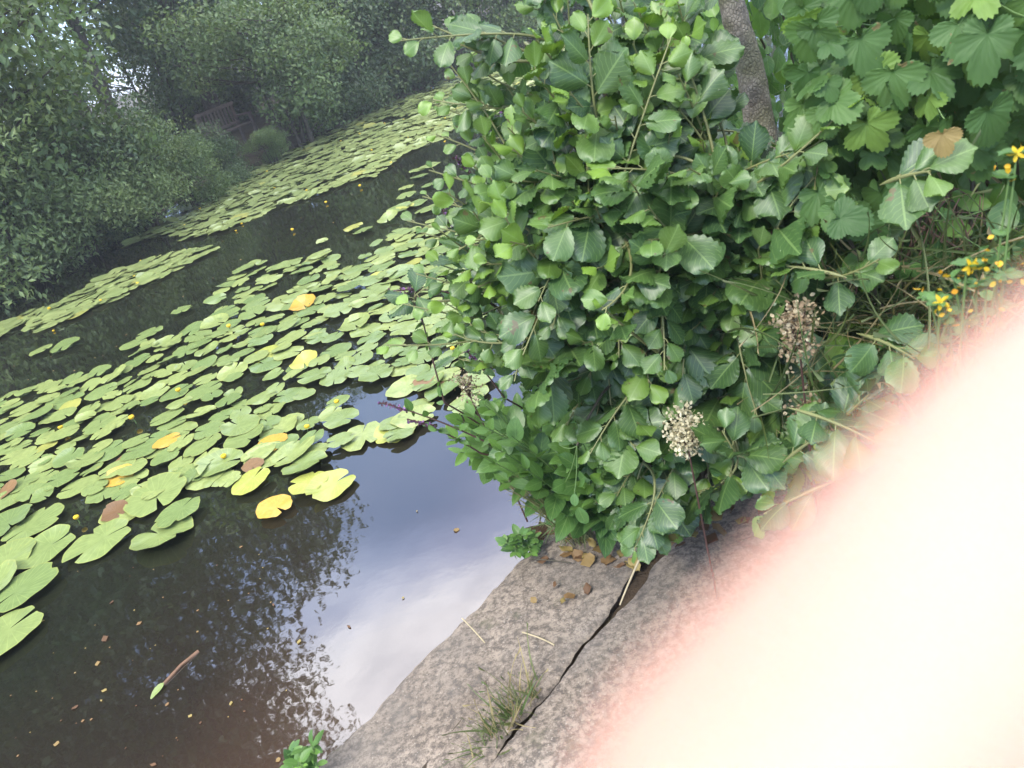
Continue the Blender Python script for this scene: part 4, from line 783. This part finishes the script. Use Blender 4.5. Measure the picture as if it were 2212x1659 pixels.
# ------------------------------------------------------------------ the photographer's hand, one finger across the lens
def camp(px, py, depth): return EYE + (CR*((px-CX)/FPX) - CU*((py-CY)/FPX) + FWD)*depth
def hand():
    verts, rad, edges = [], [], []
    def v(p, r): verts.append(tuple(p)); rad.append(r); return len(verts)-1
    D = .0285; tip = camp(1385, 2140, .0285); mid = camp(2090, 1484, .0285); dip = camp(2505, 890, .032)
    ax = norm(dip-tip)
    pip = dip+norm(CR*.75+CU*.10-FWD*.60)*.027; kn = pip+norm(CR*.25-CU*.25-FWD*.95)*.044
    pal = norm(-CU*.85-CR*.05-FWD*.35); wrist = kn+norm(-CU*.75-FWD*.8+CR*.1)*.095; elbow = wrist+norm(np.array([.35, -.75, -.55]))*.26
    w = v(wrist, .026); e1 = v(wrist*.5+elbow*.5, .032); e2 = v(elbow, .040); edges.extend([(w, e1), (e1, e2)])
    palmc = v((wrist+kn)/2, .020); edges.append((w, palmc))
    k0 = v(kn, .0125); a = v(pip, .0098); b = v(dip, .0098); c = v(mid, .0089); c2 = v(tip*.6+mid*.4, .0088); d = v(tip, .0070)
    edges.extend([(palmc, k0), (k0, a), (a, b), (b, c), (c, c2), (c2, d)])
    for i, ln in ((1, 1.08), (2, 1.0), (3, .8)):
        kk = kn+pal*.021*i+FWD*(-.004*i); q = [kk]
        for L_, dr in ((.044, CR*.1-CU*.05+FWD*1.0), (.027, -CR*.75+FWD*.55), (.022, -CR*.95-FWD*.45)): q.append(q[-1]+norm(dr)*L_*ln*.8)
        # these fingers curl behind the phone's lower edge, out of the picture
        sh = CR*.030-FWD*.045; ids = [v(x+sh*(j > 0), r) for j, (x, r) in enumerate(zip(q, (.0118, .0095, .0085, .0068)))]
        edges.append((palmc, ids[0])); edges.extend(zip(ids[:-1], ids[1:]))
    th = wrist*.45+kn*.55-CR*.03-FWD*.01; ids = [v(th, .014), v(th-CR*.025-FWD*.012+CU*.02, .0115), v(th-CR*.040-FWD*.02+CU*.045, .0085)]
    edges.append((palmc, ids[0])); edges.extend(zip(ids[:-1], ids[1:]))
    me = bpy.data.meshes.new('hand'); me.from_pydata([tuple(np.array(x)-wrist) for x in verts], edges, []); o = link('hand', me); o.location = wrist
    sk = o.modifiers.new('skin', 'SKIN'); sk.use_smooth_shade = True
    for i, r in enumerate(rad): me.skin_vertices[0].data[i].radius = (r, r)
    me.skin_vertices[0].data[0].use_root = True
    sb = o.modifiers.new('sub', 'SUBSURF'); sb.levels = 2; sb.render_levels = 3
    m = M('skin'); n = m.noise(220, 4); m.col(m.mix(n, (.53, .295, .232), (.58, .35, .268))).set(Roughness=.5, Subsurface_Weight=1.0, Subsurface_Scale=.010); m.b.inputs['Subsurface Radius'].default_value = (1, .28, .2)
    me.materials.append(m.m)
    tag(o, "photographer's bare finger held across the lower right of the lens, out of focus and overexposed", 'hand')
hand()
